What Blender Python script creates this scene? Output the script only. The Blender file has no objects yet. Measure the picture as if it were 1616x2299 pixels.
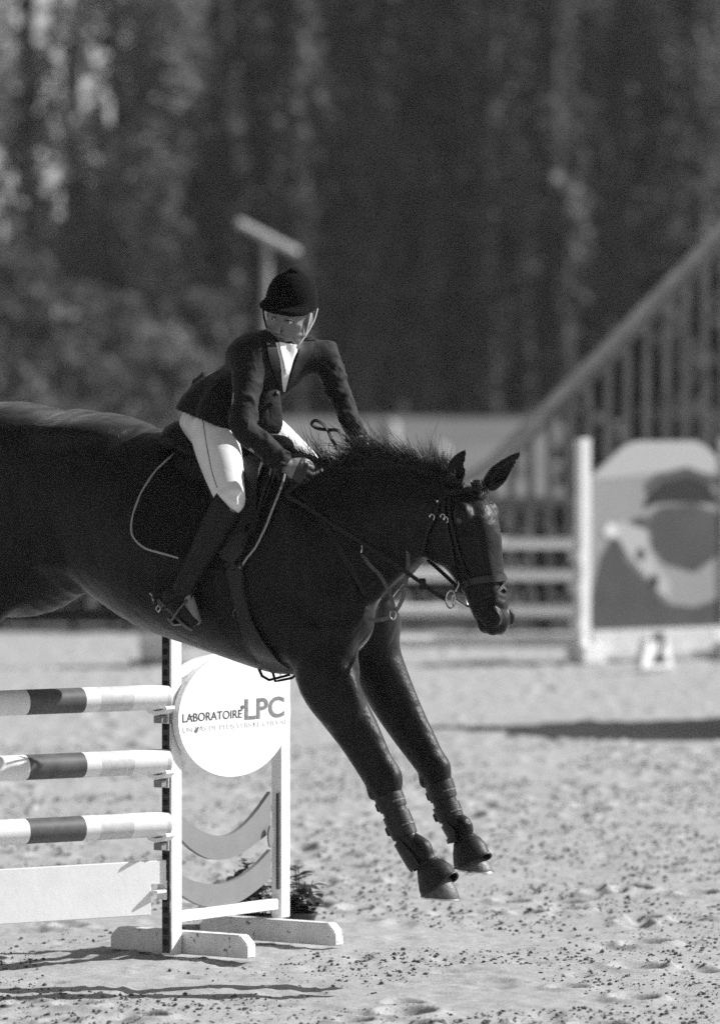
import bpy, bmesh, math, random, time
import numpy as np
import openvdb
from mathutils import Vector, Matrix
from mathutils.bvhtree import BVHTree

random.seed(7)
RNG = np.random.default_rng(11)
C = bpy.context.scene.collection
SC = bpy.context.scene

# ------------------------------------------------------------------ camera
F = 12400.0                 # focal length in photograph pixels (1616 x 2299)
CX, CY = 808.0, 1149.5
HORIZON = 870.0
CAM = Vector((0.0, -20.0, 2.108))
PITCH = math.atan((CY - HORIZON) / F)
cam_d = bpy.data.cameras.new("camera")
cam = bpy.data.objects.new("camera", cam_d)
C.objects.link(cam)
cam.location = CAM
cam.rotation_euler = (math.radians(90) - PITCH, 0, 0)
cam_d.sensor_fit = 'VERTICAL'
cam_d.sensor_height = 36.0
cam_d.sensor_width = 36.0
cam_d.lens = 36.0 * F / 2299.0
cam_d.clip_start = 0.5
cam_d.clip_end = 900.0
cam_d.dof.use_dof = True
cam_d.dof.focus_distance = 19.85
cam_d.dof.aperture_fstop = 2.5
cam_d.dof.aperture_blades = 0
SC.camera = cam

# ------------------------------------------------------------------ light
SUN_AZ = math.radians(18)      # behind the right-hand side, measured from +X towards +Y
SUN_EL = math.radians(35)
world = bpy.data.worlds.new("World")
SC.world = world
world.use_nodes = True
nt = world.node_tree
nt.nodes.clear()
sky = nt.nodes.new('ShaderNodeTexSky')
sky.sky_type = 'NISHITA'
sky.sun_disc = False
sky.sun_elevation = SUN_EL
sky.sun_rotation = math.radians(90) - SUN_AZ
bw = nt.nodes.new('ShaderNodeRGBToBW')        # the photograph is black and white
bg = nt.nodes.new('ShaderNodeBackground')
bg.inputs['Strength'].default_value = 0.075
wo = nt.nodes.new('ShaderNodeOutputWorld')
nt.links.new(sky.outputs[0], bw.inputs[0])
nt.links.new(bw.outputs[0], bg.inputs['Color'])
nt.links.new(bg.outputs[0], wo.inputs['Surface'])
sun_d = bpy.data.lights.new("sun", 'SUN')
sun_d.energy = 4.6
sun_d.angle = math.radians(0.5)
sun_d.color = (1.0, 1.0, 1.0)
sun = bpy.data.objects.new("sun", sun_d)
C.objects.link(sun)
sdir = Vector((math.cos(SUN_EL) * math.cos(SUN_AZ), math.cos(SUN_EL) * math.sin(SUN_AZ), math.sin(SUN_EL)))
sun.rotation_euler = sdir.to_track_quat('Z', 'Y').to_euler()
sun.location = (8, 2, 9)
SC.view_settings.view_transform = 'Standard'
SC.view_settings.look = 'None'
SC.view_settings.exposure = 0.72
SC.view_settings.gamma = 1.0
SC.view_settings.use_curve_mapping = False
SC.cycles.use_denoising = False
SC.cycles.use_adaptive_sampling = True     # leaves a little grain, as the film has
SC.cycles.adaptive_threshold = 0.035
SC.cycles.adaptive_min_samples = 90
SC.cycles.max_bounces = 6
SC.cycles.transparent_max_bounces = 4

# ------------------------------------------------------------------ picture point -> place
def ray(px, py):
    u, v = (px - CX) / F, (CY - py) / F
    c, s = math.cos(PITCH), math.sin(PITCH)
    return Vector((u, c + v * s, -s + v * c))

def W(px, py, y):
    d = ray(px, py)
    return CAM + d * ((y - CAM.y) / d.y)

def ground(px, py, z=0.0):
    d = ray(px, py)
    return CAM + d * ((z - CAM.z) / d.z)

class Plane:
    """a vertical plane through (x0, y0), turned by yaw towards the camera; lat points away from the camera"""
    def __init__(s, x0, y0, yaw):
        s.x0, s.y0, s.yaw = x0, y0, math.radians(yaw)
        s.T = math.tan(s.yaw)
        s.ax = Vector((math.cos(s.yaw), -math.sin(s.yaw), 0))
        s.lat = Vector((math.sin(s.yaw), math.cos(s.yaw), 0))
    def at(s, px, py, off=0.0):
        d = ray(px, py)
        t = (s.y0 + s.x0 * s.T - CAM.y) / (d.y + d.x * s.T)
        return CAM + d * t + s.lat * off
    def mirror(s, p):
        o = Vector((s.x0, s.y0, 0))
        return p - s.lat * (2 * (p - o).dot(s.lat))

# ------------------------------------------------------------------ object helpers
def fast_mesh(name, v, f, mat=None, smooth=True):
    v = np.asarray(v, np.float32).reshape(-1, 3)
    f = np.asarray(f, np.int32)
    me = bpy.data.meshes.new(name)
    n, k = f.shape
    me.vertices.add(len(v)); me.vertices.foreach_set('co', v.ravel())
    me.loops.add(n * k); me.loops.foreach_set('vertex_index', f.ravel())
    me.polygons.add(n)
    me.polygons.foreach_set('loop_start', np.arange(0, n * k, k, dtype=np.int32))
    try:
        me.polygons.foreach_set('loop_total', np.full(n, k, dtype=np.int32))
    except Exception:
        pass
    me.polygons.foreach_set('use_smooth', np.full(n, smooth))
    me.update(calc_edges=True)
    me.validate()
    if mat: me.materials.append(mat)
    return me

def link(name, me, parent=None):
    o = bpy.data.objects.new(name, me)
    C.objects.link(o)
    if parent is not None:
        o.parent = parent
        o.matrix_parent_inverse = parent_world(parent).inverted()
    return o

def parent_world(o):
    m = o.matrix_basis.copy()
    if o.parent is not None:
        m = parent_world(o.parent) @ o.matrix_parent_inverse @ m
    return m

def empty(name, loc=(0, 0, 0), rz=0.0, parent=None):
    o = bpy.data.objects.new(name, None)
    C.objects.link(o)
    o.location = loc
    o.rotation_euler = (0, 0, rz)
    o.empty_display_size = 0.1
    if parent is not None: o.parent = parent
    return o

def tag(o, label=None, cat=None, group=None, kind=None):
    if label: o['label'] = label
    if cat: o['category'] = cat
    if group: o['group'] = group
    if kind: o['kind'] = kind
    return o

class MB:
    """collects polygons for ONE mesh"""
    def __init__(s): s.v, s.f = [], []
    def add(s, vs, fs):
        b = len(s.v)
        s.v += [tuple(p) for p in vs]
        s.f += [tuple(i + b for i in q) for q in fs]
        return s
    def box(s, lo, hi):
        x0, y0, z0 = lo; x1, y1, z1 = hi
        return s.add([(x0,y0,z0),(x1,y0,z0),(x1,y1,z0),(x0,y1,z0),(x0,y0,z1),(x1,y0,z1),(x1,y1,z1),(x0,y1,z1)],
                     [(0,3,2,1),(4,5,6,7),(0,1,5,4),(1,2,6,5),(2,3,7,6),(3,0,4,7)])
    def prism(s, poly, ax, t0, t1):
        """extrude a 2-D polygon; ax 0: poly is (y,z) along x; 1: (x,z) along y; 2: (x,y) along z"""
        def pt(p, t):
            return (t, p[0], p[1]) if ax == 0 else (p[0], t, p[1]) if ax == 1 else (p[0], p[1], t)
        n = len(poly)
        vs = [pt(p, t0) for p in poly] + [pt(p, t1) for p in poly]
        fs = [tuple(range(n)), tuple(range(2 * n - 1, n - 1, -1))] + [(i, (i + 1) % n, n + (i + 1) % n, n + i) for i in range(n)]
        return s.add(vs, fs)
    def tube(s, pts, r, n=8, cap=True):
        pts = [Vector(p) for p in pts]
        rs = r if hasattr(r, '__len__') else [r] * len(pts)
        b = len(s.v); prev = None
        for i, p in enumerate(pts):
            t = (pts[min(i + 1, len(pts) - 1)] - pts[max(i - 1, 0)]).normalized()
            if prev is None:
                prev = t.orthogonal().normalized()
            u = (prev - t * prev.dot(t)).normalized(); prev = u
            w = t.cross(u)
            for k in range(n):
                a = 2 * math.pi * k / n
                s.v.append(tuple(p + (u * math.cos(a) + w * math.sin(a)) * rs[i]))
        for i in range(len(pts) - 1):
            for k in range(n):
                k2 = (k + 1) % n
                s.f.append((b + i*n + k, b + i*n + k2, b + (i+1)*n + k2, b + (i+1)*n + k))
        if cap:
            s.f.append(tuple(b + k for k in reversed(range(n))))
            s.f.append(tuple(b + (len(pts)-1)*n + k for k in range(n)))
        return s
    def ribbon(s, pts, nrm, w, t):
        """a strap: rectangle swept along pts, flat side facing nrm"""
        pts = [Vector(p) for p in pts]; b = len(s.v); m = len(pts)
        ws = w if hasattr(w, '__len__') else [w] * m
        for i, p in enumerate(pts):
            T = (pts[min(i + 1, m - 1)] - pts[max(i - 1, 0)]).normalized()
            N = Vector(nrm[i] if hasattr(nrm, '__len__') and not isinstance(nrm, Vector) else nrm)
            N = (N - T * N.dot(T)).normalized()
            B = T.cross(N)
            for (a, c) in ((-1, -1), (1, -1), (1, 1), (-1, 1)):
                s.v.append(tuple(p + B * (a * ws[i] / 2) + N * (c * t / 2)))
        for i in range(m - 1):
            for k in range(4):
                k2 = (k + 1) % 4
                s.f.append((b+i*4+k, b+i*4+k2, b+(i+1)*4+k2, b+(i+1)*4+k))
        s.f.append((b+3, b+2, b+1, b)); e = b + (m-1)*4
        s.f.append((e, e+1, e+2, e+3))
        return s
    def loft(s, rings, cap=True):
        """rings: equal-length lists of points"""
        b = len(s.v); n = len(rings[0])
        for r in rings: s.v += [tuple(p) for p in r]
        for i in range(len(rings) - 1):
            for k in range(n):
                k2 = (k + 1) % n
                s.f.append((b+i*n+k, b+i*n+k2, b+(i+1)*n+k2, b+(i+1)*n+k))
        if cap:
            s.f.append(tuple(b + k for k in reversed(range(n))))
            s.f.append(tuple(b + (len(rings)-1)*n + k for k in range(n)))
        return s
    def mesh(s, name, mat=None, smooth=False, bevel=0.0):
        me = bpy.data.meshes.new(name)
        me.from_pydata(s.v, [], s.f)
        bm = bmesh.new(); bm.from_mesh(me)
        bmesh.ops.recalc_face_normals(bm, faces=bm.faces)
        if bevel:
            ed = [e for e in bm.edges if len(e.link_faces) == 2 and e.calc_face_angle(0) > 0.6]
            bmesh.ops.bevel(bm, geom=ed, offset=bevel, segments=2, affect='EDGES', clamp_overlap=True)
        bm.to_mesh(me); bm.free()
        if smooth:
            me.polygons.foreach_set('use_smooth', [True] * len(me.polygons))
            try: me.set_sharp_from_angle(angle=math.radians(50))
            except Exception: pass
        if mat: me.materials.append(mat)
        return me
    def build(s, name, mat=None, parent=None, smooth=False, bevel=0.0):
        return link(name, s.mesh(name, mat, smooth, bevel), parent)
    def local(s, name, mat, parent, smooth=False, bevel=0.0):
        """coordinates already in the parent's frame"""
        o = bpy.data.objects.new(name, s.mesh(name, mat, smooth, bevel))
        C.objects.link(o); o.parent = parent
        return o

def spline(pts, n):
    """Catmull-Rom through the points (tuples of any length), n steps per span"""
    P = [np.array(p, float) for p in pts]
    P = [2 * P[0] - P[1]] + P + [2 * P[-1] - P[-2]]
    out = []
    for i in range(1, len(P) - 2):
        p0, p1, p2, p3 = P[i-1], P[i], P[i+1], P[i+2]
        for k in range(n):
            t = k / n
            out.append(0.5 * (2*p1 + (p2-p0)*t + (2*p0-5*p1+4*p2-p3)*t*t + (3*p1-p0-3*p2+p3)*t**3))
    out.append(P[-2])
    return out

def resample(pts, n):
    P = [np.array(p, float) for p in pts]
    L = [0.0]
    for a, b in zip(P, P[1:]): L.append(L[-1] + np.linalg.norm(b - a))
    return [np.array([np.interp(L[-1] * k / (n - 1), L, [p[j] for p in P]) for j in range(len(P[0]))]) for k in range(n)]

# ------------------------------------------------------------------ implicit bodies
BIG = 0.12
class Field:
    """smoothly blended volume that becomes one continuous skin"""
    def __init__(s, lo, hi, h):
        s.lo, s.h = np.array(lo, np.float64), h
        s.n = np.ceil((np.array(hi) - s.lo) / h).astype(int) + 1
        s.d = np.full(tuple(s.n), BIG, np.float32)
    def region(s, lo, hi, m):
        a = np.clip(np.floor((np.array(lo) - m - s.lo) / s.h).astype(int), 0, s.n)
        b = np.clip(np.ceil((np.array(hi) + m - s.lo) / s.h).astype(int) + 1, 0, s.n)
        if (b <= a).any(): return None, None
        sl = tuple(slice(i, j) for i, j in zip(a, b))
        ax = [(s.lo[i] + np.arange(a[i], b[i]) * s.h).astype(np.float32) for i in range(3)]
        return sl, (ax[0][:, None, None], ax[1][None, :, None], ax[2][None, None, :])
    def put(s, sl, b, k, op):
        a = s.d[sl]
        if op == 'sub':
            b = -b
            hh = np.maximum(k - np.abs(a - b), 0) / max(k, 1e-6)
            s.d[sl] = np.maximum(a, b) + hh * hh * (k / 4)
        else:
            b = np.minimum(b, BIG)
            hh = np.maximum(k - np.abs(a - b), 0) / max(k, 1e-6)
            s.d[sl] = np.minimum(a, b) - hh * hh * (k / 4)
    def seg(s, A, B, ra, rb, V, k=0.02, op='add', cap=None):
        """tapered capsule with an elliptical section: ra/rb = (radius across, radius along V)"""
        A = np.array(A, float); B = np.array(B, float)
        AB = B - A; L = np.linalg.norm(AB) + 1e-9; w = AB / L
        V = np.array(V, float); V = V - w * V.dot(w); V /= np.linalg.norm(V) + 1e-9
        U = np.cross(V, w)
        r = max(*ra, *rb)
        sl, X = s.region(np.minimum(A, B) - r, np.maximum(A, B) + r, k + 0.03)
        if sl is None: return
        q = [X[i] - A[i] for i in range(3)]
        pw = q[0]*w[0] + q[1]*w[1] + q[2]*w[2]
        t = np.clip(pw / L, 0, 1)
        ru = ra[0] + (rb[0] - ra[0]) * t; rv = ra[1] + (rb[1] - ra[1]) * t
        rw = np.minimum(ru, rv) * (0.45 if cap is None else cap)
        cu = (q[0]*U[0] + q[1]*U[1] + q[2]*U[2]) / ru
        cv = (q[0]*V[0] + q[1]*V[1] + q[2]*V[2]) / rv
        cw = (pw - t * L) / rw
        k0 = np.sqrt(cu*cu + cv*cv + cw*cw) + 1e-6
        k1 = np.sqrt((cu/ru)**2 + (cv/rv)**2 + (cw/rw)**2) + 1e-6
        s.put(sl, (k0 * (k0 - 1) / k1).astype(np.float32), k, op)
    def chain(s, st, V, k=0.03, n=3, ki=None, op='add'):
        """st: (point, radius across, radius along V) stations, smoothed; V one vector"""
        S = spline([(*p, u, v) for p, u, v in st], n) if len(st) > 2 else [np.array((*p, u, v), float) for p, u, v in st]
        P = np.array([q[:3] for q in S]); r = max(max(q[3], q[4]) for q in S)
        sl, X = s.region(P.min(0) - r, P.max(0) + r, k + 0.03)
        if sl is None: return
        whole = s.d
        tmp = np.full(tuple(t.stop - t.start for t in sl), BIG, np.float32)
        lo, nn = s.lo, s.n
        s.lo = lo + np.array([t.start for t in sl]) * s.h; s.n = np.array(tmp.shape); s.d = tmp
        for a, b in zip(S, S[1:]):
            s.seg(a[:3], b[:3], (max(a[3], .002), max(a[4], .002)), (max(b[3], .002), max(b[4], .002)), V, 0.0)
        s.lo, s.n, s.d = lo, nn, whole
        s.put(sl, tmp, k, op)
    def ell(s, c, r, axes=None, k=0.03, op='add'):
        c = np.array(c, float)
        M = np.eye(3) if axes is None else np.array([list(a) for a in axes], float)
        R = max(r)
        sl, X = s.region(c - R, c + R, k + 0.03)
        if sl is None: return
        q = [X[i] - c[i] for i in range(3)]
        e = [(q[0]*M[j][0] + q[1]*M[j][1] + q[2]*M[j][2]) for j in range(3)]
        k0 = np.sqrt(sum((e[j]/r[j])**2 for j in range(3))) + 1e-6
        k1 = np.sqrt(sum((e[j]/r[j]**2)**2 for j in range(3))) + 1e-6
        s.put(sl, (k0 * (k0 - 1) / k1).astype(np.float32), k, op)
    def cut(s, p, n):
        """keep the side of the plane that n points away from"""
        n = np.array(n, float); n /= np.linalg.norm(n)
        ax = [(s.lo[i] + np.arange(s.n[i]) * s.h).astype(np.float32) for i in range(3)]
        d = (ax[0][:, None, None] - p[0])*n[0] + (ax[1][None, :, None] - p[1])*n[1] + (ax[2][None, None, :] - p[2])*n[2]
        s.d = np.maximum(s.d, np.clip(d, -BIG, BIG).astype(np.float32))
    def ripple(s, amp, freq, seed=1, terms=7, squash=(1, 1, 1)):
        """soft creases: a sum of a few sine waves added to the distance"""
        rg = np.random.default_rng(seed)
        ax = [(s.lo[i] + np.arange(s.n[i]) * s.h).astype(np.float32) for i in range(3)]
        m = np.abs(s.d) < 0.03
        idx = np.nonzero(m)
        P = [ax[i][idx[i]] for i in range(3)]
        tot = np.zeros(len(idx[0]), np.float32)
        for _ in range(terms):
            v = rg.normal(size=3); v /= np.linalg.norm(v); v *= freq * rg.uniform(.6, 1.6) / np.array(squash)
            w = rg.normal(size=3) * freq * .35
            ph = P[0]*v[0] + P[1]*v[1] + P[2]*v[2] + 1.4*np.sin(P[0]*w[0] + P[1]*w[1] + P[2]*w[2] + rg.uniform(0, 6))
            tot += (1 - np.abs(np.sin(ph + rg.uniform(0, 6)))) ** 2 - .35
        s.d[m] += (amp * tot / math.sqrt(terms)).astype(np.float32)
    def skin(s, smooth=0):
        g = openvdb.FloatGrid(BIG)
        g.copyFromArray(s.d)
        pts, quads = g.convertToQuads(0.0)
        v = pts.astype(np.float64) * s.h + s.lo
        f = np.asarray(quads, np.int32)
        a, b, c = v[f[:, 0]], v[f[:, 1]], v[f[:, 2]]
        if np.einsum('ij,ij->i', a, np.cross(b, c)).sum() < 0:
            f = f[:, ::-1].copy()
        if smooth:
            e = np.concatenate([f[:, [0, 1]], f[:, [1, 2]], f[:, [2, 3]], f[:, [3, 0]]])
            n = len(v); deg = np.bincount(e[:, 0], minlength=n).astype(float)
            deg[deg == 0] = 1
            for it in range(smooth * 2):
                m = np.stack([np.bincount(e[:, 0], weights=v[e[:, 1], j], minlength=n) for j in range(3)], 1) / deg[:, None]
                v = v + (0.55 if it % 2 == 0 else -0.57) * (m - v)
        return v, f

def bvh_of(v, f):
    return BVHTree.FromPolygons([tuple(p) for p in v], [tuple(q) for q in f])

def hit(bvh, px, py, off=0.0, guess_y=-0.2):
    """the point on a body seen at the picture point, lifted off by `off`; beside the body: the nearest point of it"""
    loc, n, i, d = bvh.ray_cast(CAM, ray(px, py).normalized())
    if loc is None:
        loc, n, i, d = bvh.find_nearest(W(px, py, guess_y))
    return loc + n * off, n

def hitv(bvh, px, py, off=0.0, guess_y=-0.2):
    """as hit(), but lifted off straight towards the viewer's side so that it stays at the picture point"""
    loc, n = hit(bvh, px, py, 0.0, guess_y)
    d = ray(px, py).normalized()
    return loc - d * (off / max(-n.dot(d), .35)), n

def on(bvh, pts, off, n=6, guess_y=-0.2, lat=None):
    S = spline(pts, n)
    P, N = [], []
    for q in S:
        p, nn = hit(bvh, q[0], q[1], off, guess_y)
        P.append(p); N.append(nn)
    return P, N

def sheet(P, N, t, mat, name, parent=None, smooth=True, skip=None):
    """P, N: rows of points and normals; a panel of thickness t below P"""
    r, c = len(P), len(P[0])
    vs = [tuple(p) for row in P for p in row]
    vs += [tuple(Vector(P[i][j]) - Vector(N[i][j]) * t) for i in range(r) for j in range(c)]
    o = r * c
    fs = []
    for i in range(r - 1):
        for j in range(c - 1):
            a, b, d, e = i*c+j, i*c+j+1, (i+1)*c+j+1, (i+1)*c+j
            fs += [(a, b, d, e), (o+e, o+d, o+b, o+a)]
    for j in range(c - 1):
        fs += [(j+1, j, o+j, o+j+1), ((r-1)*c+j, (r-1)*c+j+1, o+(r-1)*c+j+1, o+(r-1)*c+j)]
    for i in range(r - 1):
        fs += [(i*c, (i+1)*c, o+(i+1)*c, o+i*c), ((i+1)*c+c-1, i*c+c-1, o+i*c+c-1, o+(i+1)*c+c-1)]
    m = MB().add(vs, fs)
    return m.build(name, mat, parent, smooth)

def drape(bvh, left, right, off, nu=14, nv=18, guess_y=-0.2):
    """rows of surface points between a left edge and a right edge given in picture points"""
    L = resample(spline(left, 8), nv); R = resample(spline(right, 8), nv)
    P, N = [], []
    for a, b in zip(L, R):
        pr, nr = [], []
        for k in range(nu):
            q = a + (b - a) * (k / (nu - 1))
            p, n = hit(bvh, q[0], q[1], off, guess_y)
            pr.append(p); nr.append(n)
        P.append(pr); N.append(nr)
    return P, N

# ------------------------------------------------------------------ materials (all grey: the photograph is black and white)
def mat(name, base, rough=0.6, spec=0.4, var=0.0, vscale=8.0, bump=0.0, bscale=60.0, sheen=0.0, metal=0.0, stretch=None, translucent=0.0, detail=4.0, coat=0.0, bdist=0.01, sheen_rough=0.4, bump2=0.0, b2scale=9.0, b2dist=.02, chips=0.0):
    m = bpy.data.materials.new(name)
    m.use_nodes = True
    t = m.node_tree
    b = t.nodes['Principled BSDF']
    b.inputs['Base Color'].default_value = (base, base, base, 1)
    b.inputs['Roughness'].default_value = rough
    b.inputs['Specular IOR Level'].default_value = spec
    b.inputs['Metallic'].default_value = metal
    if coat: b.inputs['Coat Weight'].default_value = coat
    if sheen:
        b.inputs['Sheen Weight'].default_value = sheen
        b.inputs['Sheen Roughness'].default_value = sheen_rough
    tc = t.nodes.new('ShaderNodeTexCoord')
    mp = t.nodes.new('ShaderNodeMapping')
    t.links.new(tc.outputs['Object'], mp.inputs['Vector'])
    if stretch: mp.inputs['Scale'].default_value = stretch
    if var:
        n = t.nodes.new('ShaderNodeTexNoise')
        n.inputs['Scale'].default_value = vscale
        n.inputs['Detail'].default_value = detail
        n.inputs['Roughness'].default_value = 0.62
        t.links.new(mp.outputs[0], n.inputs['Vector'])
        r = t.nodes.new('ShaderNodeMapRange')
        r.inputs['From Min'].default_value = 0.3; r.inputs['From Max'].default_value = 0.7
        r.inputs['To Min'].default_value = base * (1 - var); r.inputs['To Max'].default_value = base * (1 + var)
        t.links.new(n.outputs['Fac'], r.inputs['Value'])
        cmb = t.nodes.new('ShaderNodeCombineColor')
        for k in range(3): t.links.new(r.outputs[0], cmb.inputs[k])
        t.links.new(cmb.outputs[0], b.inputs['Base Color'])
    if chips:
        # knocks and dirt: small dark marks, denser towards the ground
        g = t.nodes.new('ShaderNodeTexNoise'); g.inputs['Scale'].default_value = 26; g.inputs['Detail'].default_value = 6; g.inputs['Roughness'].default_value = .7
        t.links.new(tc.outputs['Object'], g.inputs['Vector'])
        r2 = t.nodes.new('ShaderNodeMapRange')
        r2.inputs['From Min'].default_value = chips; r2.inputs['From Max'].default_value = chips + .03
        t.links.new(g.outputs['Fac'], r2.inputs['Value'])
        mx = t.nodes.new('ShaderNodeMix'); mx.data_type = 'RGBA'
        t.links.new(r2.outputs[0], mx.inputs['Factor'])
        src = b.inputs['Base Color'].links[0].from_socket if b.inputs['Base Color'].links else None
        if src: t.links.new(src, mx.inputs['A'])
        else: mx.inputs['A'].default_value = (base, base, base, 1)
        mx.inputs['B'].default_value = (.13, .13, .13, 1)
        t.links.new(mx.outputs['Result'], b.inputs['Base Color'])
    if bump:
        n2 = t.nodes.new('ShaderNodeTexNoise')
        n2.inputs['Scale'].default_value = bscale
        n2.inputs['Detail'].default_value = 5.0
        t.links.new(mp.outputs[0], n2.inputs['Vector'])
        bp = t.nodes.new('ShaderNodeBump')
        bp.inputs['Strength'].default_value = bump
        bp.inputs['Distance'].default_value = bdist
        t.links.new(n2.outputs['Fac'], bp.inputs['Height'])
        t.links.new(bp.outputs[0], b.inputs['Normal'])
        if bump2:
            n3 = t.nodes.new('ShaderNodeTexNoise')
            n3.inputs['Scale'].default_value = b2scale; n3.inputs['Detail'].default_value = 2.0; n3.inputs['Distortion'].default_value = .6
            t.links.new(tc.outputs['Object'], n3.inputs['Vector'])
            bp2 = t.nodes.new('ShaderNodeBump')
            bp2.inputs['Strength'].default_value = bump2; bp2.inputs['Distance'].default_value = b2dist
            t.links.new(n3.outputs['Fac'], bp2.inputs['Height'])
            t.links.new(bp2.outputs[0], bp.inputs['Normal'])
    if translucent:
        tr = t.nodes.new('ShaderNodeBsdfTranslucent')
        tr.inputs['Color'].default_value = (base, base, base, 1)
        mx = t.nodes.new('ShaderNodeMixShader')
        mx.inputs[0].default_value = translucent
        t.links.new(b.outputs[0], mx.inputs[1]); t.links.new(tr.outputs[0], mx.inputs[2])
        t.links.new(mx.outputs[0], t.nodes['Material Output'].inputs['Surface'])
    return m

M = {}
M['coat'] = mat('dark_bay_coat', 0.009, 0.42, 0.14, var=0.45, vscale=22, bump=0.5, bscale=170, stretch=(1, 1, .35), bdist=.004, sheen=.30, sheen_rough=.32, bump2=.28, b2scale=10, b2dist=.03)
M['mane'] = mat('mane_hair', 0.05, 0.4, 0.4, var=0.5, vscale=60, translucent=.3)
M['hoof'] = mat('hoof_horn', 0.075, 0.5, 0.4, var=0.5, vscale=45, bump=.2, bscale=120)
M['leather'] = mat('black_leather', 0.007, 0.5, 0.25, var=0.3, vscale=50, bump=.15, bscale=220)
M['suede'] = mat('saddle_flap_leather', 0.008, 0.45, 0.35, var=0.4, vscale=30, bump=.2, bscale=160)
M['quilt'] = mat('dark_quilted_cotton', 0.008, 0.85, 0.15, var=0.4, vscale=40, bump=.3, bscale=90)
M['piping'] = mat('pale_piping', 0.30, 0.6, 0.3)
M['steel'] = mat('polished_steel', 0.55, 0.22, 0.5, metal=1.0)
M['iron'] = mat('dull_iron', 0.12, 0.35, 0.5, metal=1.0)
M['strapwhite'] = mat('pale_helmet_strap', 0.42, 0.6, 0.3)
M['rubber'] = mat('dusty_rubber', 0.013, 0.5, 0.3, var=0.6, vscale=70, bump=.2, bscale=150)
M['boot_shell'] = mat('dusty_boot_shell', 0.011, 0.45, 0.3, var=0.6, vscale=60, bump=.15, bscale=120)
M['paleleather'] = mat('pale_worn_leather', 0.10, 0.45, 0.4, var=.4, vscale=60)
M['jacket'] = mat('black_wool_jacket', 0.008, 0.75, 0.2, var=0.4, vscale=60, bump=.35, bscale=260, sheen=.10, bump2=.35, b2scale=22, b2dist=.02, bdist=.003)
M['breeches'] = mat('white_stretch_cloth', 0.74, 0.75, 0.25, var=0.06, vscale=14, bump=.12, bscale=160, bdist=.003)
M['shirt'] = mat('white_cotton', 0.8, 0.8, 0.2, var=.05, vscale=20)
M['velvet'] = mat('black_velvet', 0.004, 0.95, 0.08, var=.4, vscale=60, sheen=.015)
M['skin'] = mat('skin', 0.17, 0.5, 0.4, var=.1, vscale=40, bump=.08, bscale=200, bdist=.002)
M['lips'] = mat('lips', 0.06, 0.45, 0.4)
M['hair'] = mat('dark_hair', 0.02, 0.5, 0.4, var=.4, vscale=120)
M['eyewhite'] = mat('eye_white', 0.6, 0.2, 0.5)
M['iris'] = mat('dark_iris', 0.03, 0.1, 0.6)
M['glove'] = mat('black_glove', 0.016, 0.45, 0.45, bump=.2, bscale=200)
M['bridlelight'] = mat('browband_leather', 0.010, 0.3, 0.4)
# ================================================================== the horse
HB = Plane((480 - CX) / 620.0, 0.0, 27)          # the horse's plane of symmetry
_pl = HB.at(1040, 1100)
HH = Plane(_pl.x, _pl.y, 40)                      # the head is turned a little more
LAT = HB.lat

def station(pl, top, bot, hw):
    a, b = pl.at(*top), pl.at(*bot)
    return ((a + b) / 2, (a - b).length / 2, hw)

def SH(sgn): return 95 if sgn > 0 else 0    # the far hind leg trails a little
UPZ_ = Vector((0, 0, 1))
fh = Field((-2.35, -1.15, 0.25), (0.75, 1.35, 2.2), 0.0068)
trunk = [(-150, 985, 1230, .15), (-100, 945, 1300, .22), (-30, 912, 1370, .275), (50, 903, 1385, .295), (125, 911, 1345, .29), (205, 921, 1287, .285),
         (300, 948, 1360, .295), (350, 976, 1396, .30), (400, 1008, 1428, .305), (500, 1022, 1464, .305), (590, 1020, 1497, .28),
         (670, 1026, 1515, .245), (750, 1065, 1478, .22), (812, 1130, 1430, .175)]
fh.chain([station(HB, (x, t), (x, b), w) for x, t, b, w in trunk], LAT, k=.05, n=4)
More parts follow.
